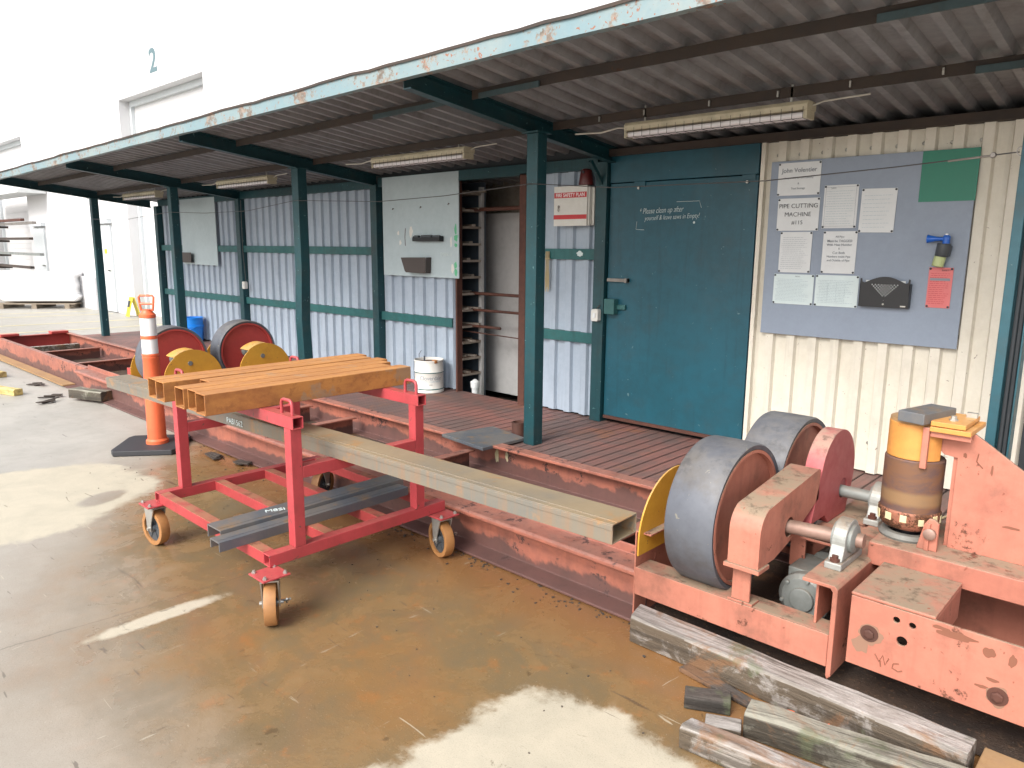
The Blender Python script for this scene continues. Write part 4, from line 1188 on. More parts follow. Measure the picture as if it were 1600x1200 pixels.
timber('timber_offcut',(-8.78,2.47),(-8.32,2.64),.14,.10,'sleeper2','sawn timber block resting on the foot of the far rail',z0=.03,cat='offcut')
for i,(x,y,a,lab) in enumerate([(-9.95,2.42,.2,'flat rusty flake lying alone left of the rail'),(-9.05,2.33,1.,'crumpled dark scrap beside the timber block'),(-8.75,2.22,2.2,'small dark splinter in front of the timber block'),(-5.55,2.50,.3,'dark scrap strip beside the black post base'),(-5.2,2.56,-.1,'flat scrap plate by the rail near the black post base')]):
    m=MB(); m.M=Matrix.Translation((x,y,0))@Matrix.Rotation(a,4,'Z')
    for q in range(4): m.obox((random.uniform(-.06,.06),random.uniform(-.03,.03),.012+q*.006),(random.uniform(.08,.22),random.uniform(.02,.06),.008),rz=random.uniform(-.5,.5),ry=random.uniform(-.08,.08))
    m.build('scrap',M['debris'],label=lab,cat='scrap')
m=MB()
for i in range(300):
    x=random.uniform(-6,-1.2); y=2.6-abs(random.gauss(0,.06)) if random.random()<.6 else random.uniform(1.6,2.6)
    s=random.uniform(.002,.007)*(1 if y>2.4 else .6)
    m.obox((x,y,s*.4),(s*2,s*1.3,s*.8),rz=random.uniform(0,3),rx=random.uniform(-.3,.3))
m.build('rust_crumbs',M['debris'],label='scattered rust crumbs and grit along the foot of the rail',cat='grit',kind='stuff')

# ------------------------------------------------------------------ things on the walkway
pl=empty('paint_pail',(-5.70,4.84,.2),'white metal paint pail with teal rings on the walkway','pail')
px,py=-5.70,4.84
m=MB(); m.lathe([(.140,.200),(.150,.203),(.150,.225),(.146,.232),(.146,.40),(.149,.405),(.149,.412),(.146,.417),(.146,.51),(.151,.515),(.151,.53),(.144,.53),(.142,.505),(.140,.22),(.02,.22)],(px,py,0),'Z',44); m.build('body',M['white'],pl,smooth=35)
m=MB(); m.lathe([(.1475,.233),(.1485,.238),(.1475,.243)],(px,py,0),'Z',44); m.build('teal_ring',M['teal_lt'],pl,smooth=35)
m=MB(); m.lathe([(.1492,.402),(.1497,.406),(.1492,.410)],(px,py,0),'Z',44); m.build('teal_ring',M['teal_lt'],pl,smooth=35)
m=MB(); m.lathe([(.005,.498),(.141,.498),(.141,.502),(.005,.502)],(px,py,0),'Z',40); m.build('contents',M['shelfmetal'],pl)
m=MB(); m.box(px-.06,px-.045,py-.02,py-.012,.48,.56); m.build('stir_stick',M['ink'],pl)
m=MB(); m.obox((px+.125,py-.03,.52),(.05,.04,.035)); m.build('rust_lump',M['rusttube'],pl,bevel=.008)
va=math.atan2(px,-py)*0
aview=math.atan2(-px, py)   # direction towards the viewer
text_mesh('pail_name','Cloverdale',.058,M['inkgrey'],pl,(0,0,.352),curve=(px,py,.1470,.98),extrude=.0005,sx=.92)
text_mesh('pail_small_print','PAINT COATINGS',.026,M['inkblue'],pl,(0,0,.318),curve=(px,py,.1470,.98),extrude=.0005)
text_mesh('pail_line','-------',.04,M['ink'],pl,(0,0,.290),curve=(px,py,.1470,.98),extrude=.0005,sx=.4)
m=MB(); m.tube([(px-.147,py,.49),(px-.17,py+.01,.56),(px-.155,py+.03,.60)],.003,6); m.build('wire_handle',M['wire'],pl)

bb=empty('bucket',(-11.22,4.84,.2),'bright blue plastic drum standing by the second wall post','bucket')
m=MB(); m.lathe([(.14,.200),(.145,.205),(.155,.42),(.166,.425),(.166,.45),(.155,.455),(.158,.55),(.166,.552),(.166,.57),(.150,.57),(.140,.24),(.02,.24)],(-11.22,4.84,0),'Z',40); m.build('body',M['bluebucket'],bb,smooth=35)
m=MB(); m.tube([(-11.22+.168*math.cos(a),4.84+.168*math.sin(a),.44-.07*math.sin(a-PI)) for a in [PI+PI*i/12 for i in range(13)]],.004,6); m.build('handle',M['bluebucket'],bb)

m=MB(); m.prism([(-4.17,3.66),(-3.66,3.60),(-3.64,4.03),(-4.07,4.12)],'Z',.212,.236); m.build('steel_plate',M['mill'],bevel=.003,label='loose square steel plate overhanging the walkway edge by the nearest post',cat='steel plate')
m=MB(); m.lathe([(.055,.2005),(.055,.315),(.044,.315),(.044,.2005)],(-3.80,4.13,0),'Z',28,close=True); m.build('pipe_stub',M['brownframe'],smooth=35,label='short rusty pipe stub standing beside the nearest post',cat='pipe stub')
# mark tape on bed rail
# ------------------------------------------------------------------ wall things
def fixture(x0,x1,y,z,lab):
    t=empty('strip_light',((x0+x1)/2,y,z),lab,'light fixture','caged strip lights under the roof')
    m=MB(); m.prism([(y-.05,z),(y+.07,z),(y+.075,z+.035),(y+.05,z+.05),(y-.04,z+.05),(y-.055,z+.03)],'X',x0,x1); m.build('housing',M['lampgrey'],t,bevel=.003)
    for yy in (y-.020,y+.035):
        m=MB(); m.tube([(x0+.02,yy,z-.024),(x1-.02,yy,z-.024)],.019,12); m.build('lamp_tube',M['tubewhite'],t,smooth=40)
    m=MB()
    for xe in (x0,x1-.022): m.box(xe,xe+.02,y-.045,y+.06,z-.045,z-.001)
    m.build('end_cap',M['lampgrey'],t)
    m=MB(); n=int((x1-x0)/.062)
    for i in range(n+1):
        x=x0+.02+(x1-x0-.04)*i/n
        m.tube([(x,y-.058,z+.015),(x,y-.055,z-.045),(x,y+.07,z-.045),(x,y+.073,z+.015)],.0016,4)
    for yy,zz in ((y-.056,z-.012),(y-.055,z-.045),(y+.01,z-.047),(y+.07,z-.045)): m.tube([(x0+.02,yy,zz),(x1-.02,yy,zz)],.0016,4)
    m.build('wire_guard',M['wire'],t)
    for x in (x0+.12,x1-.12):
        m=MB(); m.box(x,x+.012,y,y+.012,z+.05,zr(y,x)+.01); m.build('hanger',M['zinc'],t)
    m=MB(); 
    m.tube([(x0,y+.03,z+.03),(x0-.10,y+.02,z+.035),(x0-.22,y,z+.015),(x0-.42,y-.03,z+.02)],.006,6); m.build('flex',M['wirelt'],t,smooth=50); m=MB(); m.tube([(x1,y+.03,z+.03),(x1+.06,y+.03,z+.045),(x1+.3,y+.02,z+.05)],.005,6)
    m.build('flex',M['wirelt'],t,smooth=50)
    return t
fixture(-2.93,-1.73,4.22,2.405,'caged strip light above the teal door, nearest of the four')
fixture(-5.74,-4.50,4.26,2.395,'caged strip light in front of the pale teal board')
fixture(-8.95,-7.72,4.32,2.365,'caged strip light between the second and third front posts')
fixture(-12.05,-10.85,4.34,2.34,'caged strip light at the far end of the shed roof')

# boards
def board(name,x0,x1,z0,z1,y,mat,lab,cat='board',t=.012,notch=False):
    m=MB(); m.box(x0,x1,y-t,y,z0,z1); return m.build(name,M[mat],bevel=.002,label=lab,cat=cat,origin=((x0+x1)/2,y,z0))
YBd=YW-.040
nb=board('notice_board',-2.292,-1.065,1.075,2.236,YBd,'board','large blue-grey board screwed to the cream cladding')
m=MB(); m.box(-1.357,-1.058,YBd-.0145,YBd-.0125,1.94,2.2345); m.build('green_sheet',M['greensheet'],nb,label='plain green square in the top right corner of the board')
YP=YBd-.0135
def lines(m,x0,x1,z0,z1,n,y,t=.0022,ragged=.25,inset=.08):
    w=x1-x0
    for i in range(n):
        z=z1-(z1-z0)*(i+.5)/n
        a=x0+w*inset*random.uniform(.6,1.4); b_=x1-w*(inset+random.uniform(0,ragged))
        xx=a
        while xx<b_:
            L=random.uniform(.006,.022); m.box(xx,min(xx+L,b_),y-.0004,y,z-t/2,z+t/2); xx+=L+.004
def sheet(x0,x1,z0,z1,mat,lab,nl=14,ink='inkline',tilt=0,texts=(),y=YP,border=False,tab=False):
    m=MB(); n=8; vs=[];fs=[]
    ca,sa=math.cos(tilt),math.sin(tilt); cx,cz=(x0+x1)/2,(z0+z1)/2
    rot=lambda x,z:(cx+(x-cx)*ca-(z-cz)*sa, cz+(x-cx)*sa+(z-cz)*ca)
    for s_,dy in ((0,0),(1,-.0008)):
        for i in range(n+1):
            for j in range(n+1):
                x=x0+(x1-x0)*i/n; z=z0+(z1-z0)*j/n
                bul=-.0035*math.sin(PI*i/n)*math.sin(PI*j/n)-.0015*mnoise.noise(Vector((x*14,z*14,2)))
                if j in (0,n) or i in (0,n): pass
                a,b_=rot(x,z); vs.append((a,y-.0025+bul*.5+dy,b_))
    S=(n+1)*(n+1)
    for i in range(n):
        for j in range(n):
            a=i*(n+1)+j; fs.append((a,a+1,a+n+2,a+n+1)); fs.append((S+a,S+a+n+1,S+a+n+2,S+a+1))
    for i in range(n):
        for (a,b_) in ((i*(n+1),(i+1)*(n+1)),(i*(n+1)+n,(i+1)*(n+1)+n),(i,i+1),(n*(n+1)+i,n*(n+1)+i+1)): fs.append((a,b_,S+b_,S+a))
    m.add(vs,fs)
    o=m.build('notice',M[mat],smooth=50,label=lab,cat='notice',group='notices pinned on the blue-grey board')
    yt=y-.0072
    if nl:
        m=MB(); lines(m,x0,x1,z0+.02,z1-.03,nl,yt)
        if tab:
            for q in (.3,.5,.7): xx=x0+(x1-x0)*q; m.box(xx,xx+.001,yt-.0004,yt,z0+.03,z1-.05)
        m.build('print_lines',M[ink],o)
    if border:
        m=MB(); i_=.012
        m.box(x0+i_,x1-i_,yt-.0004,yt,z1-i_-.0012,z1-i_); m.box(x0+i_,x1-i_,yt-.0004,yt,z0+i_,z0+i_+.0012); m.box(x0+i_,x0+i_+.0012,yt-.0004,yt,z0+i_+.0013,z1-i_-.0013); m.box(x1-i_-.0012,x1-i_,yt-.0004,yt,z0+i_+.0013,z1-i_-.0013)
        m.build('printed_border',M['inkgrey'],o)
    for body,fx,fz,s,ink2,bold in texts:
        text_mesh('lettering',body,s,M[ink2],o,(x0+(x1-x0)*fx,yt,z0+(z1-z0)*fz),extrude=.0003,bold=bold,rot=(PI/2,-tilt,0))
    for (a,b_) in ((x0+.008,z0+.008),(x1-.008,z0+.008),(x0+.008,z1-.008),(x1-.008,z1-.008)):
        a,b_=rot(a,b_); m=MB(); m.lathe([(.0065,0),(.0065,-.004),(.003,-.005)],(a,y-.004,b_),'Y',8)
        m.build('pin',M['ink'],o)
    return o
sheet(-2.238,-1.952,2.010,2.222,'paper','white notice headed with a name, in the board\'s top left corner',0,texts=[('John Volentier',.5,.76,.040,'inkgrey',.0004),('Responsible for tool tracking',.5,.53,.0165,'inkgrey',0),('&',.5,.36,.018,'inkgrey',0),('Tool Storage',.5,.21,.018,'inkgrey',0)])
sheet(-2.225,-1.943,1.778,1.990,'paper','white notice reading PIPE CUTTING MACHINE #115',0,texts=[('PIPE CUTTING',.5,.76,.041,'ink',-.0003),('MACHINE',.5,.50,.041,'ink',-.0003),('#115',.5,.25,.037,'ink',-.0003)])
sheet(-2.192,-1.975,1.500,1.770,'paper','white printed form pinned directly below the PIPE CUTTING MACHINE notice',17)
sheet(-2.216,-1.941,1.286,1.488,'paper_blue','bluish landscape sheet at the bottom left of the board',16,ink='inkblue',texts=[('MEMO',.6,.93,.012,'inkgrey',0)])
sheet(-1.929,-1.654,1.286,1.490,'paper_blue','bluish landscape table sheet left of the black file holder',15,ink='inkblue',tab=True)
sheet(-1.920,-1.705,1.792,2.063,'paper','bordered white sheet right of the PIPE CUTTING MACHINE notice',14,border=True,ink='inkblue',texts=[('SAFE',.28,.93,.016,'inkgrey',0)])
sheet(-1.902,-1.688,1.502,1.772,'paper','white notice with centred bold lines, pinned between the form and the file holder',0,texts=[('All Pipe',.5,.87,.018,'inkgrey',0),('Must be TAGGED',.5,.77,.021,'inkgrey',.0002),('With Heat Number',.5,.68,.020,'inkgrey',.0002),('&',.5,.59,.018,'inkgrey',0),('Cut Both',.5,.49,.021,'inkgrey',.0002),('Numbers inside Pipe',.5,.40,.018,'inkgrey',.0002),('and Outside of Pipe',.5,.31,.018,'inkgrey',.0002)])
sheet(-1.686,-1.478,1.763,2.031,'paper','nearly blank white sheet at the right end of the upper paper row',9,ink='inkblue',tilt=R(-.8))
# pink sheet
pk=sheet(-1.256,-1.126,1.315,1.555,'pinkpaper','pink tall sheet pinned under the air horn',16,ink='redsign',tilt=0,texts=[('SAFETY',.72,.93,.014,'ink',0)])
m=MB(); m.box(-1.245,-1.137,YP-.0078,YP-.0074,1.477,1.492); m.build('dark_heading',M['inkgrey'],pk)
# file pocket
fp=empty('file_holder',(-1.485,YP,1.30),'black metal wall file holder with punched diamond pattern','file holder')
top=[(-1.34,1.44),(-1.34,1.478),(-1.350,1.480),(-1.352,1.458)]+[(-1.365-.24*i/14,1.452+.040*math.sin(PI*i/14)) for i in range(15)]+[(-1.618,1.458),(-1.622,1.480),(-1.632,1.478),(-1.632,1.44)]
poly=[(-1.628,1.305),(-1.345,1.305)]+top
holes=[]
for r_ in range(8):
    k=r_+2
    for c in range(k):
        hx=-1.485+(c-(k-1)/2)*.0185; hz=1.375+r_*.0095
        if hz<1.475: holes.append((hx,hz,.0050))
m=MB(); m.plate_holes(poly,holes+[(-1.485,1.345,.002)],'Y',YP-.045,YP-.042); m.build('front_panel',M['black'],fp)
m=MB(); m.box(-1.632,-1.340,YP-.042,YP,1.302,1.306); m.box(-1.632,-1.628,YP-.045,YP-.001,1.306,1.45); m.box(-1.344,-1.340,YP-.045,YP-.001,1.306,1.45); m.build('pocket_sides',M['black'],fp)
m=MB(); m.lathe([(.006,0),(.006,-.002)],(-1.485,YP-.045,1.322),'Y',12); m.box(-1.385,-1.355,YP-.047,YP-.045,1.310,1.318); m.build('makers_badge',M['zinc'],fp)
m=MB(); m.box(-1.60,-1.37,YP-.036,YP-.034,1.32,1.468); m.build('bright_hole_backing',M['paper'],fp)  # added white sheet, makes the punched holes show bright
# horn
hn=empty('air_horn',(-1.20,YP,1.56),'blue trumpet air horn in a black clip above the pink sheet','air horn')
m=MB(); m.lathe([(.026,-1.272),(.024,-1.268),(.013,-1.225),(.010,-1.19),(.016,-1.185),(.016,-1.155)],(0,YP-.045,1.722),'X',20); m.build('trumpet',M['hornblue'],hn,smooth=35)
m=MB(); m.lathe([(.020,1.695),(.020,1.735),(.012,1.744)],(-1.172,YP-.045,0),'Z',18); m.build('horn_head',M['hornblue'],hn,smooth=35)
m=MB(); m.lathe([(.008,1.744),(.008,1.752)],(-1.172,YP-.045,0),'Z',10); m.build('button',M['reflwhite'],hn)
m=MB(); m.M=Matrix.Translation((-1.185,YP-.042,1.655))@Matrix.Rotation(R(6),4,'Y'); m.lathe([(.034,-.036),(.037,-.03),(.037,.036),(.034,.040)],(0,0,0),'Z',20); m.box(-.037,.037,.0,.04,-.03,.03); m.build('clip',M['darkgrey'],hn,smooth=35)
m=MB(); m.M=Matrix.Translation((-1.200,YP-.042,1.59))@Matrix.Rotation(R(10),4,'Y'); m.lathe([(.026,-.030),(.032,-.026),(.032,.03)],(0,0,0),'Z',20); m.build('gas_can',M['clearplastic'],hn,smooth=35)

# pale teal board left of the doorway
tb=board('wall_board',-6.625,-5.42,1.345,2.372,YW-.05,'tealboard','pale teal board with two dark pockets beside the open doorway')
m=MB(); m.box(-5.455,-5.42,YW-.0625,YW-.0515-.012,2.20,2.22)
yb2=YW-.0625
for i,(x,z,r) in enumerate([(-5.47,1.80,.045),(-5.455,1.73,.05),(-5.46,1.65,.035),(-5.46,1.50,.03),(-5.455,1.43,.045),(-5.455,1.385,.03)]):
    pass
def splat(name,cx,cz,rx,rz_,mat,par,y,seed=0):
    m=MB(); n=26; pts=[]
    for k in range(n):
        a=2*PI*k/n; rr=1+.45*mnoise.noise(Vector((math.cos(a)*1.6+seed,math.sin(a)*1.6,seed)))
        pts.append((cx+rx*rr*math.cos(a),cz+rz_*rr*math.sin(a)))
    m.prism(pts,'Y',y-.0006,y); m.build(name,M[mat],par)
for i,(cx,cz,rx,rz_) in enumerate([(-5.462,1.82,.018,.045),(-5.458,1.74,.028,.03),(-5.462,1.67,.022,.018),(-5.466,1.47,.020,.03),(-5.462,1.40,.022,.035)]): splat('green_spray',cx,cz,rx,rz_,'greenmark',tb,yb2,i*3.3)
for i,(cx,cz,rx,rz_) in enumerate([(-6.36,1.79,.02,.02),(-6.15,1.80,.03,.05),(-6.33,1.69,.02,.025),(-5.53,1.70,.012,.05),(-5.51,1.44,.018,.04)]): splat('white_smear',cx,cz,rx,rz_,'white',tb,yb2,i*5.1)
text_mesh('spray_lettering','EMBRK-11',.05,M['whitep'],tb,(-5.60,yb2-.0008,1.575),sx=.8)
m=MB(); m.tube([(-6.24,yb2,1.84),(-6.25,yb2-.001,1.75),(-6.245,yb2,1.66)],.003,6); m.build('pen_mark',M['redalarm'],tb)
for x,z in ((-6.43,2.04),(-5.975,2.045),(-5.55,2.065)):
    m=MB(); m.tube([(x-.015,yb2,z+.01),(x-.012,yb2-.012,z-.006),(x+.012,yb2-.012,z+.004)],.003,5); m.build('hook',M['brownframe'],tb)
sp=empty('wall_tray',(-5.85,yb2,1.70),'slim black tray holding small tools on the pale teal board','tray')
m=MB(); m.box(-6.058,-5.64,yb2-.06,yb2-.054,1.705,1.745); m.box(-6.058,-5.64,yb2-.054,yb2-.001,1.705,1.711); m.box(-6.058,-6.052,yb2-.054,yb2-.001,1.711,1.755);m.box(-5.646,-5.64,yb2-.054,yb2-.001,1.711,1.755); m.build('tray_body',M['black'],sp,bevel=.002)
m=MB(); m.box(-6.04,-5.98,yb2-.05,yb2-.02,1.711,1.765); m.box(-5.93,-5.78,yb2-.05,yb2-.02,1.711,1.768); m.box(-5.76,-5.66,yb2-.045,yb2-.02,1.711,1.765); m.build('tray_contents',M['darkgrey'],sp,bevel=.003)
m=MB(); m.prism([(-6.235,1.538),(-5.835,1.545),(-5.842,1.400),(-5.858,1.384),(-6.150,1.386),(-6.172,1.40)],'Y',yb2-.075,yb2-.070); m.box(-6.16,-5.845,yb2-.070,yb2-.001,1.386,1.392); m.prism([(-5.842,1.392),(-5.836,1.392),(-5.830,1.545),(-5.836,1.545)],'Y',yb2-.070,yb2-.001); m.build('wall_pocket',M['brownpocket'],label='dark brown metal pocket low on the pale teal board',cat='pocket',bevel=.003)
for i,(cx,cz,rx,rz_) in enumerate(SPLATS): splat('paint_drip',cx,cz,rx,rz_,'stripe',bed,3.789,i*2.7)
for i,(x,y) in enumerate([(-.905,2.432),(-.775,2.440)]):
    m=MB(); m.M=Matrix.Translation((x,y,.026))@Matrix.Rotation(.5+i,4,'Z'); m.prism([(-.016,0),(-.006,.006),(.008,.005),(.018,0),(.008,-.005),(-.006,-.006)],'Z',0,.0015)
    m.build('leaf',M['conor'],label=['small orange leaf between the timbers','larger orange leaf lying on the dark slip of wood'][i],cat='leaf')
# far left board
fb=board('wall_board',-11.735,-10.57,1.355,2.33,YW-.05,'tealboard','plain pale board at the far left end of the shed wall')
m=MB(); m.box(-11.72,-11.33,YW-.12,YW-.115,1.385,1.535); m.box(-11.72,-11.33,YW-.115,YW-.0625,1.385,1.391); m.build('wall_pocket',M['brownpocket'],label='dark metal pocket on the far left board',cat='pocket',bevel=.003)

RUSTM=M['ringrust']
M['rustmark']=plain('brown_rust_mark',(.22,.085,.05),.8)
M['oilmark']=plain('brown_oil_mark',(.27,.15,.10),.7)
for i,(nm,cx,cz,rx,rz_,mt,y) in enumerate(MARKS): splat(nm,cx,cz,rx,rz_,mt,vs_,y,i*1.9)
for i,pts_ in enumerate(SCRIB):
    m=MB(); m.tube(pts_,.0022,5); m.build('scratch_mark',M['rustmark'],vs_)
# fire safety plan box
fx=empty('fire_plan_box',(-3.98,4.94,1.83),'white cabinet reading FIRE SAFETY PLAN on the narrow blue bay','cabinet')
m=MB(); m.box(-4.155,-3.80,4.955,5.03,1.835,2.150); m.build('cabinet_body',M['white'],fx,bevel=.003)
m=MB(); m.box(-4.165,-3.812,4.940,4.953,1.832,2.158); dd=m.build('cabinet_door',M['white'],fx,bevel=.003)
m=MB(); m.box(-4.160,-3.817,4.9385,4.9397,2.062,2.106); m.build('red_header',M['redsign'],dd)
m=MB(); m.box(-4.1645,-3.8125,4.9385,4.9397,1.888,1.924); m.build('red_stripe',M['redsign'],dd)
text_mesh('lettering','FIRE SAFETY PLAN',.043,M['reflwhite'],dd,(-3.989,4.9378,2.083),extrude=.0003,sx=.88,bold=.0004)
m=MB(); m.lathe([(.010,0),(.012,-.004),(.006,-.006)],(-4.108,4.939,1.992),'Y',12); m.tube([(-4.108,4.934,1.985),(-4.116,4.932,1.965),(-4.108,4.932,1.95),(-4.100,4.932,1.965),(-4.107,4.934,1.985)],.002,5); m.build('key_ring',M['steel'],dd)
m=MB(); m.box(-3.798,-3.775,4.99,5.028,1.84,2.14); m.build('backing_strip',M['white'],fx)
ra=empty('alarm_bell',(-3.87,4.98,2.19),'dark red bell on top of the FIRE SAFETY PLAN cabinet','bell')
m=MB(); m.lathe([(.060,2.160),(.062,2.17),(.052,2.24),(.045,2.275),(.03,2.288)],(-3.86,4.985,0),'Z',24); m.build('bell_body',M['redalarm'],ra,smooth=35)
m=MB(); m.lathe([(.012,0),(.012,-.01)],(-3.85,4.932,2.26),'Y',10); m.build('bell_screw',M['ink'],ra)
# rope hank
rp=MB()
for i in range(5): rp.tube([(-4.295+i*.009,5.0-(i%2)*.006,1.62),(-4.290+i*.008,4.995-(i%2)*.006,1.5),(-4.296+i*.010,4.998,1.38),(-4.292+i*.009,4.998,1.27+.02*(i%3))],.0045,6)
rp.tube([(-4.31,5.0,1.56),(-4.24,4.99,1.555)],.006,6)
rp.build('rope_hank',M['rope'],label='straw coloured rope hank hanging from the girt beside the nearest post',cat='rope',smooth=50)
splat('white_splash',-3.93,1.605,.035,.022,'whitep',[c for c in shed.children if c.name.startswith('girt')][-2],YW-.0485,2.2)
# electric boxes
def jbox(x,z,lab,cabup=True):
    t=empty('switch_box',(x,YW-.09,z),lab,'switch box','grey outlet boxes on the shed posts')
    m=MB(); m.prism([(x-.035,z+.01),(x-.025,z),(x+.025,z),(x+.035,z+.01),(x+.035,z+.085),(x+.025,z+.10),(x-.025,z+.10),(x-.035,z+.085)],'Y',YW-.135,YW-.087); m.build('box_body',M['white'],t,bevel=.004)
    m=MB(); m.box(x-.012,x+.012,YW-.141,YW-.1355,z+.03,z+.07); m.build('switch',M['paper'],t)
    m=MB(); m.tube([(x,YW-.10,z+.10),(x+.01,YW-.10,z+.14),(x-.03 if cabup else x-.02,YW-.098,z+.5),(x-.02,YW-.095,2.25)] if cabup else [(x,YW-.10,z+.10),(x+.012,YW-.10,z+.12),(x+.03,YW-.10,z+.13)],.004,6); m.build('cable',M['wire'],t)
jbox(-3.695,1.055,'white outlet box on the wall post beside the teal door lock',False)
jbox(-9.70+.0,1.06,'white outlet box on the wall post behind the far rollers')

# ------------------------------------------------------------------ wire rope along the posts
m=MB(); P_=[(-.70,4.02,2.086),(-1.21,4.02,2.054),(-1.87,4.02,2.024),(-2.9,4.02,2.036),(-3.575,3.985,2.092),(-4.51,4.0,2.046),(-5.35,4.0,2.032),(-6.75,4.02,2.092),(-7.74,4.03,2.018),(-8.8,4.04,2.02),(-9.86,4.06,2.06),(-11.3,4.08,2.0),(-12.86,4.09,2.03)]
m.tube(P_,.0032,6)
wr=m.build('wire_rope',M['wire'],label='thin wire rope sagging from post to post across the shed front',cat='wire rope')
m=MB(); m.tube([(-.98,4.02,2.066),(-.88,4.02,2.073),(-.80,4.02,2.078)],.005,8); m.lathe([(.010,-.006),(.014,.006)],(-.80,4.02,2.08),'Y',10)
m.lathe([(.018,-.004),(.022,-.004),(.022,.004),(.018,.004)],(-.69,4.02,2.09),'Y',16,close=True); m.build('rope_clamp',M['steel'],wr)
zt=zr(4.02,-.6)-.01
m=MB(); m.box(-.690,-.648,4.0,4.008,.2,zt); m.box(-.690,-.682,4.008,4.09,.2,zt); m.box(-.682,-.590,4.082,4.09,.2,zt); m.box(-.598,-.590,4.0,4.082,.2,zt)
m.build('post',M['postblue'],shed,bevel=.003,label='channel post at the right edge of the picture that anchors the wire rope')
for x in (-.632,-.612):
    m=MB(); m.tube([(x,4.03,.2),(x,4.03,zt)],.009,8); m.build('conduit',M['dark'],shed,smooth=40)

# ------------------------------------------------------------------ far left things
ba=empty('water_barrier',(-22.3,5.8,0),'white wavy sided plastic barrier on a pallet in the far yard','barrier')
ang=math.atan2(6.58-5.05,-21.66+22.98)
m=MB(); m.M=Matrix.Translation((-22.35,5.78,0))@Matrix.Rotation(ang,4,'Z')
prof_=[(-1.02,.30),(-.80,.17),(.95,.17),(1.05,.30),(.95,.42),(.99,.60),(.93,.75),(1.0,.90),(.95,.96),(.45,.97),(.40,.93),(-.55,.93),(-.60,.95),(-.98,.95),(-1.0,.80),(-.96,.6)]
m.prism(prof_,'Y',-.35,.30); m.build('barrier_body',M['reflwhite'],ba,bevel=.05,smooth=40)
m=MB(); m.M=Matrix.Translation((-22.35,5.78,0))@Matrix.Rotation(ang,4,'Z'); m.box(-.12,.22,-.356,-.351,.50,.68); m.build('label_plate',M['palegrey'],ba)
lx=Matrix.Translation((-22.35,5.78,0))@Matrix.Rotation(ang,4,'Z')
pa=empty('pallet',(-22.3,5.8,0),'grey wooden pallet under the white barrier','pallet')
m=MB(); m.M=lx
for x in (-.8,0,.8): m.box(x-.06,x+.06,-.5,.5,.0,.11)
for y in (-.5,-.2,.1,.4): m.box(-1.0,1.0,y,y+.12,.112,.13)
m.build('pallet_boards',M['palletwood'],pa)
m=MB(); m.M=lx; m.lathe([(.10,.0),(.12,.05),(.12,.12),(.08,.18)],(1.35,-.1,0),'Z',14); m.obox((1.25,.1,.07),(.5,.3,.12)); m.build('black_bag',M['black'],label='low black bundle on the ground right of the white barrier',cat='bundle',bevel=.02)
# cantilever stock at the far left edge
rkl=empty('cantilever_rack',(-26.5,5.6,0),'stock rack at the far left edge of the yard','rack')
for x in (-27.4,-30.4):
    m=MB(); m.box(x,x+.2,5.6,5.8,0,3.6); m.build('column',M['rustbeam'],rkl)
for i,(z,x1_,mt,lab) in enumerate([(2.20,-23.3,'steel','top grey bar jutting from the stock rack at the left edge'),(1.78,-23.75,'rustbeam','thin rusty bar jutting second from the top of the stock rack'),(1.36,-22.9,'castgrey','longest grey bar jutting from the stock rack'),(.99,-23.9,'rustbeam','lowest rusty bar jutting from the stock rack'),(2.30,-24.4,'brownframe','short brown bar stacked above the top grey bar of the stock rack')]):
    m=MB(); m.box(-30.3,x1_,5.95,6.05,z-.035,z+.035); m.build('stock_bar',M[mt],label=lab,cat='steel bar',group='bars on the far stock rack')
    m=MB(); m.box(-27.38,-27.22,5.80,6.3,z-.10,z-.037); m.build('arm',M['rustbeam'],rkl)
cn=empty('side_roof',(-26,6.1,0),'small pale flat roof edge jutting in at the upper left','roof')
m=MB(); m.box(-30,-24.2,5.9,6.6,3.03,3.13); m.build('roof_edge',M['palegrey'],cn)
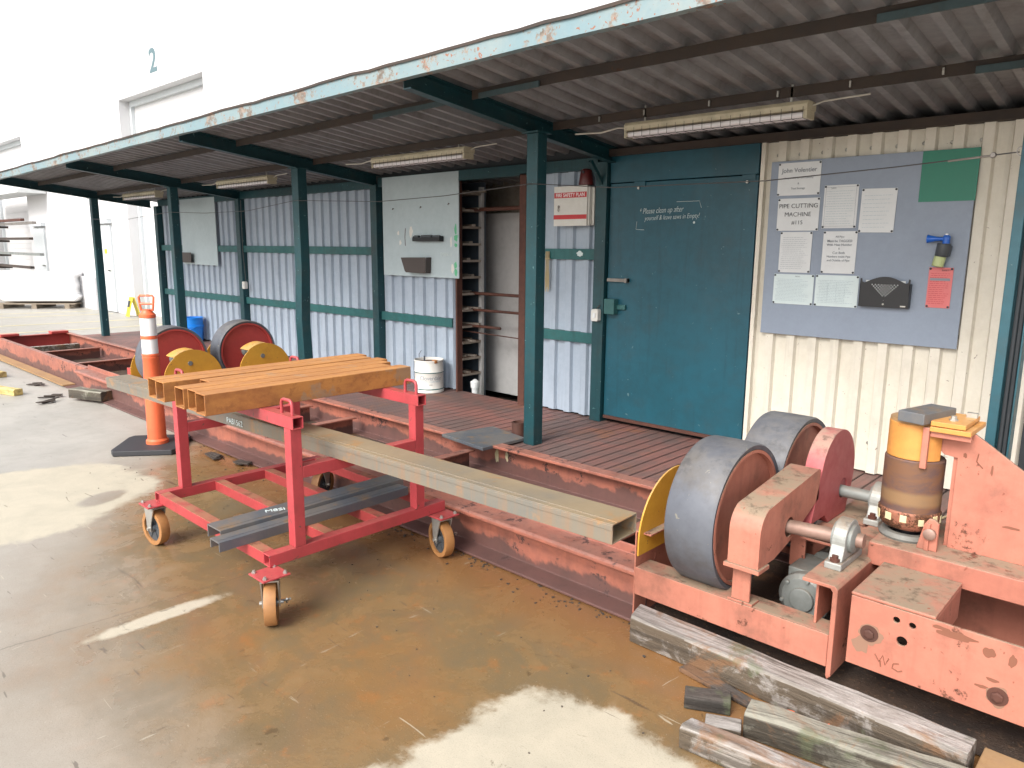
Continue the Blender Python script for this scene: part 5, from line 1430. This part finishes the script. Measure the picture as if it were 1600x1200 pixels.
# yellow caution sign
cs=empty('floor_sign',(-18.15,6.48,0),'yellow folding floor sign by the white roller door','sign')
for s,lab in ((-1,None),(1,None)):
    m=MB(); m.obox((-18.15,6.48+s*.07,.23),(.22,.012,.46),rx=R(14*-s)*-1); m.build('sign_panel',M['yellowsign'],cs,bevel=.01)
m=MB(); m.obox((-18.15,6.40,.30),(.10,.004,.16),rx=R(-14)); m.build('sign_symbol',M['ink'],cs)

# ------------------------------------------------------------------ camera, light
cam_d=bpy.data.cameras.new('camera'); cam=bpy.data.objects.new('camera',cam_d); COL.objects.link(cam)
Rw=[[0.728185,0.130491,-0.672843],[0.685327,-0.126376,0.717186],[0.008555,-0.983362,-0.181454]]   # world axes seen from the camera (x right, y down, z forward)
cam.matrix_world=Matrix(((Rw[0][0],-Rw[0][1],-Rw[0][2],0),(Rw[1][0],-Rw[1][1],-Rw[1][2],0),(Rw[2][0],-Rw[2][1],-Rw[2][2],1.65),(0,0,0,1)))
scene.camera=cam
cam_d.sensor_width=36; cam_d.sensor_fit='HORIZONTAL'; cam_d.lens=1155/1600*36; cam_d.clip_end=600; cam_d.clip_start=.05

w=bpy.data.worlds.new('World'); scene.world=w; w.use_nodes=True
nt=w.node_tree; bg=nt.nodes['Background']
sky=nt.nodes.new('ShaderNodeTexSky'); sky.sky_type='NISHITA'; sky.sun_disc=False
sdir=Vector((.12,-1.0,.90)).normalized()
el=math.asin(sdir.z); az=math.atan2(sdir.x,sdir.y)
sky.sun_elevation=el; sky.sun_rotation=az; sky.air_density=1.; sky.dust_density=4.; sky.ozone_density=.6
hs=nt.nodes.new('ShaderNodeHueSaturation'); hs.inputs['Saturation'].default_value=.45
nt.links.new(sky.outputs[0],hs.inputs['Color']); nt.links.new(hs.outputs[0],bg.inputs['Color']); bg.inputs['Strength'].default_value=.15
sd=bpy.data.lights.new('sun','SUN'); sd.energy=1.5; sd.angle=R(30); sd.color=(1,.97,.93)
so=bpy.data.objects.new('sun',sd); COL.objects.link(so); so.rotation_euler=(-sdir).to_track_quat('-Z','Y').to_euler(); so.location=(-5,-5,12)
vs2=scene.view_settings; vs2.view_transform='Standard'; vs2.look='None'; vs2.gamma=1; vs2.use_curve_mapping=False; vs2.exposure=1.0
scene.render.engine='CYCLES'
scene.cycles.use_denoising=True
scene.cycles.max_bounces=8; scene.cycles.diffuse_bounces=4; scene.cycles.transparent_max_bounces=12
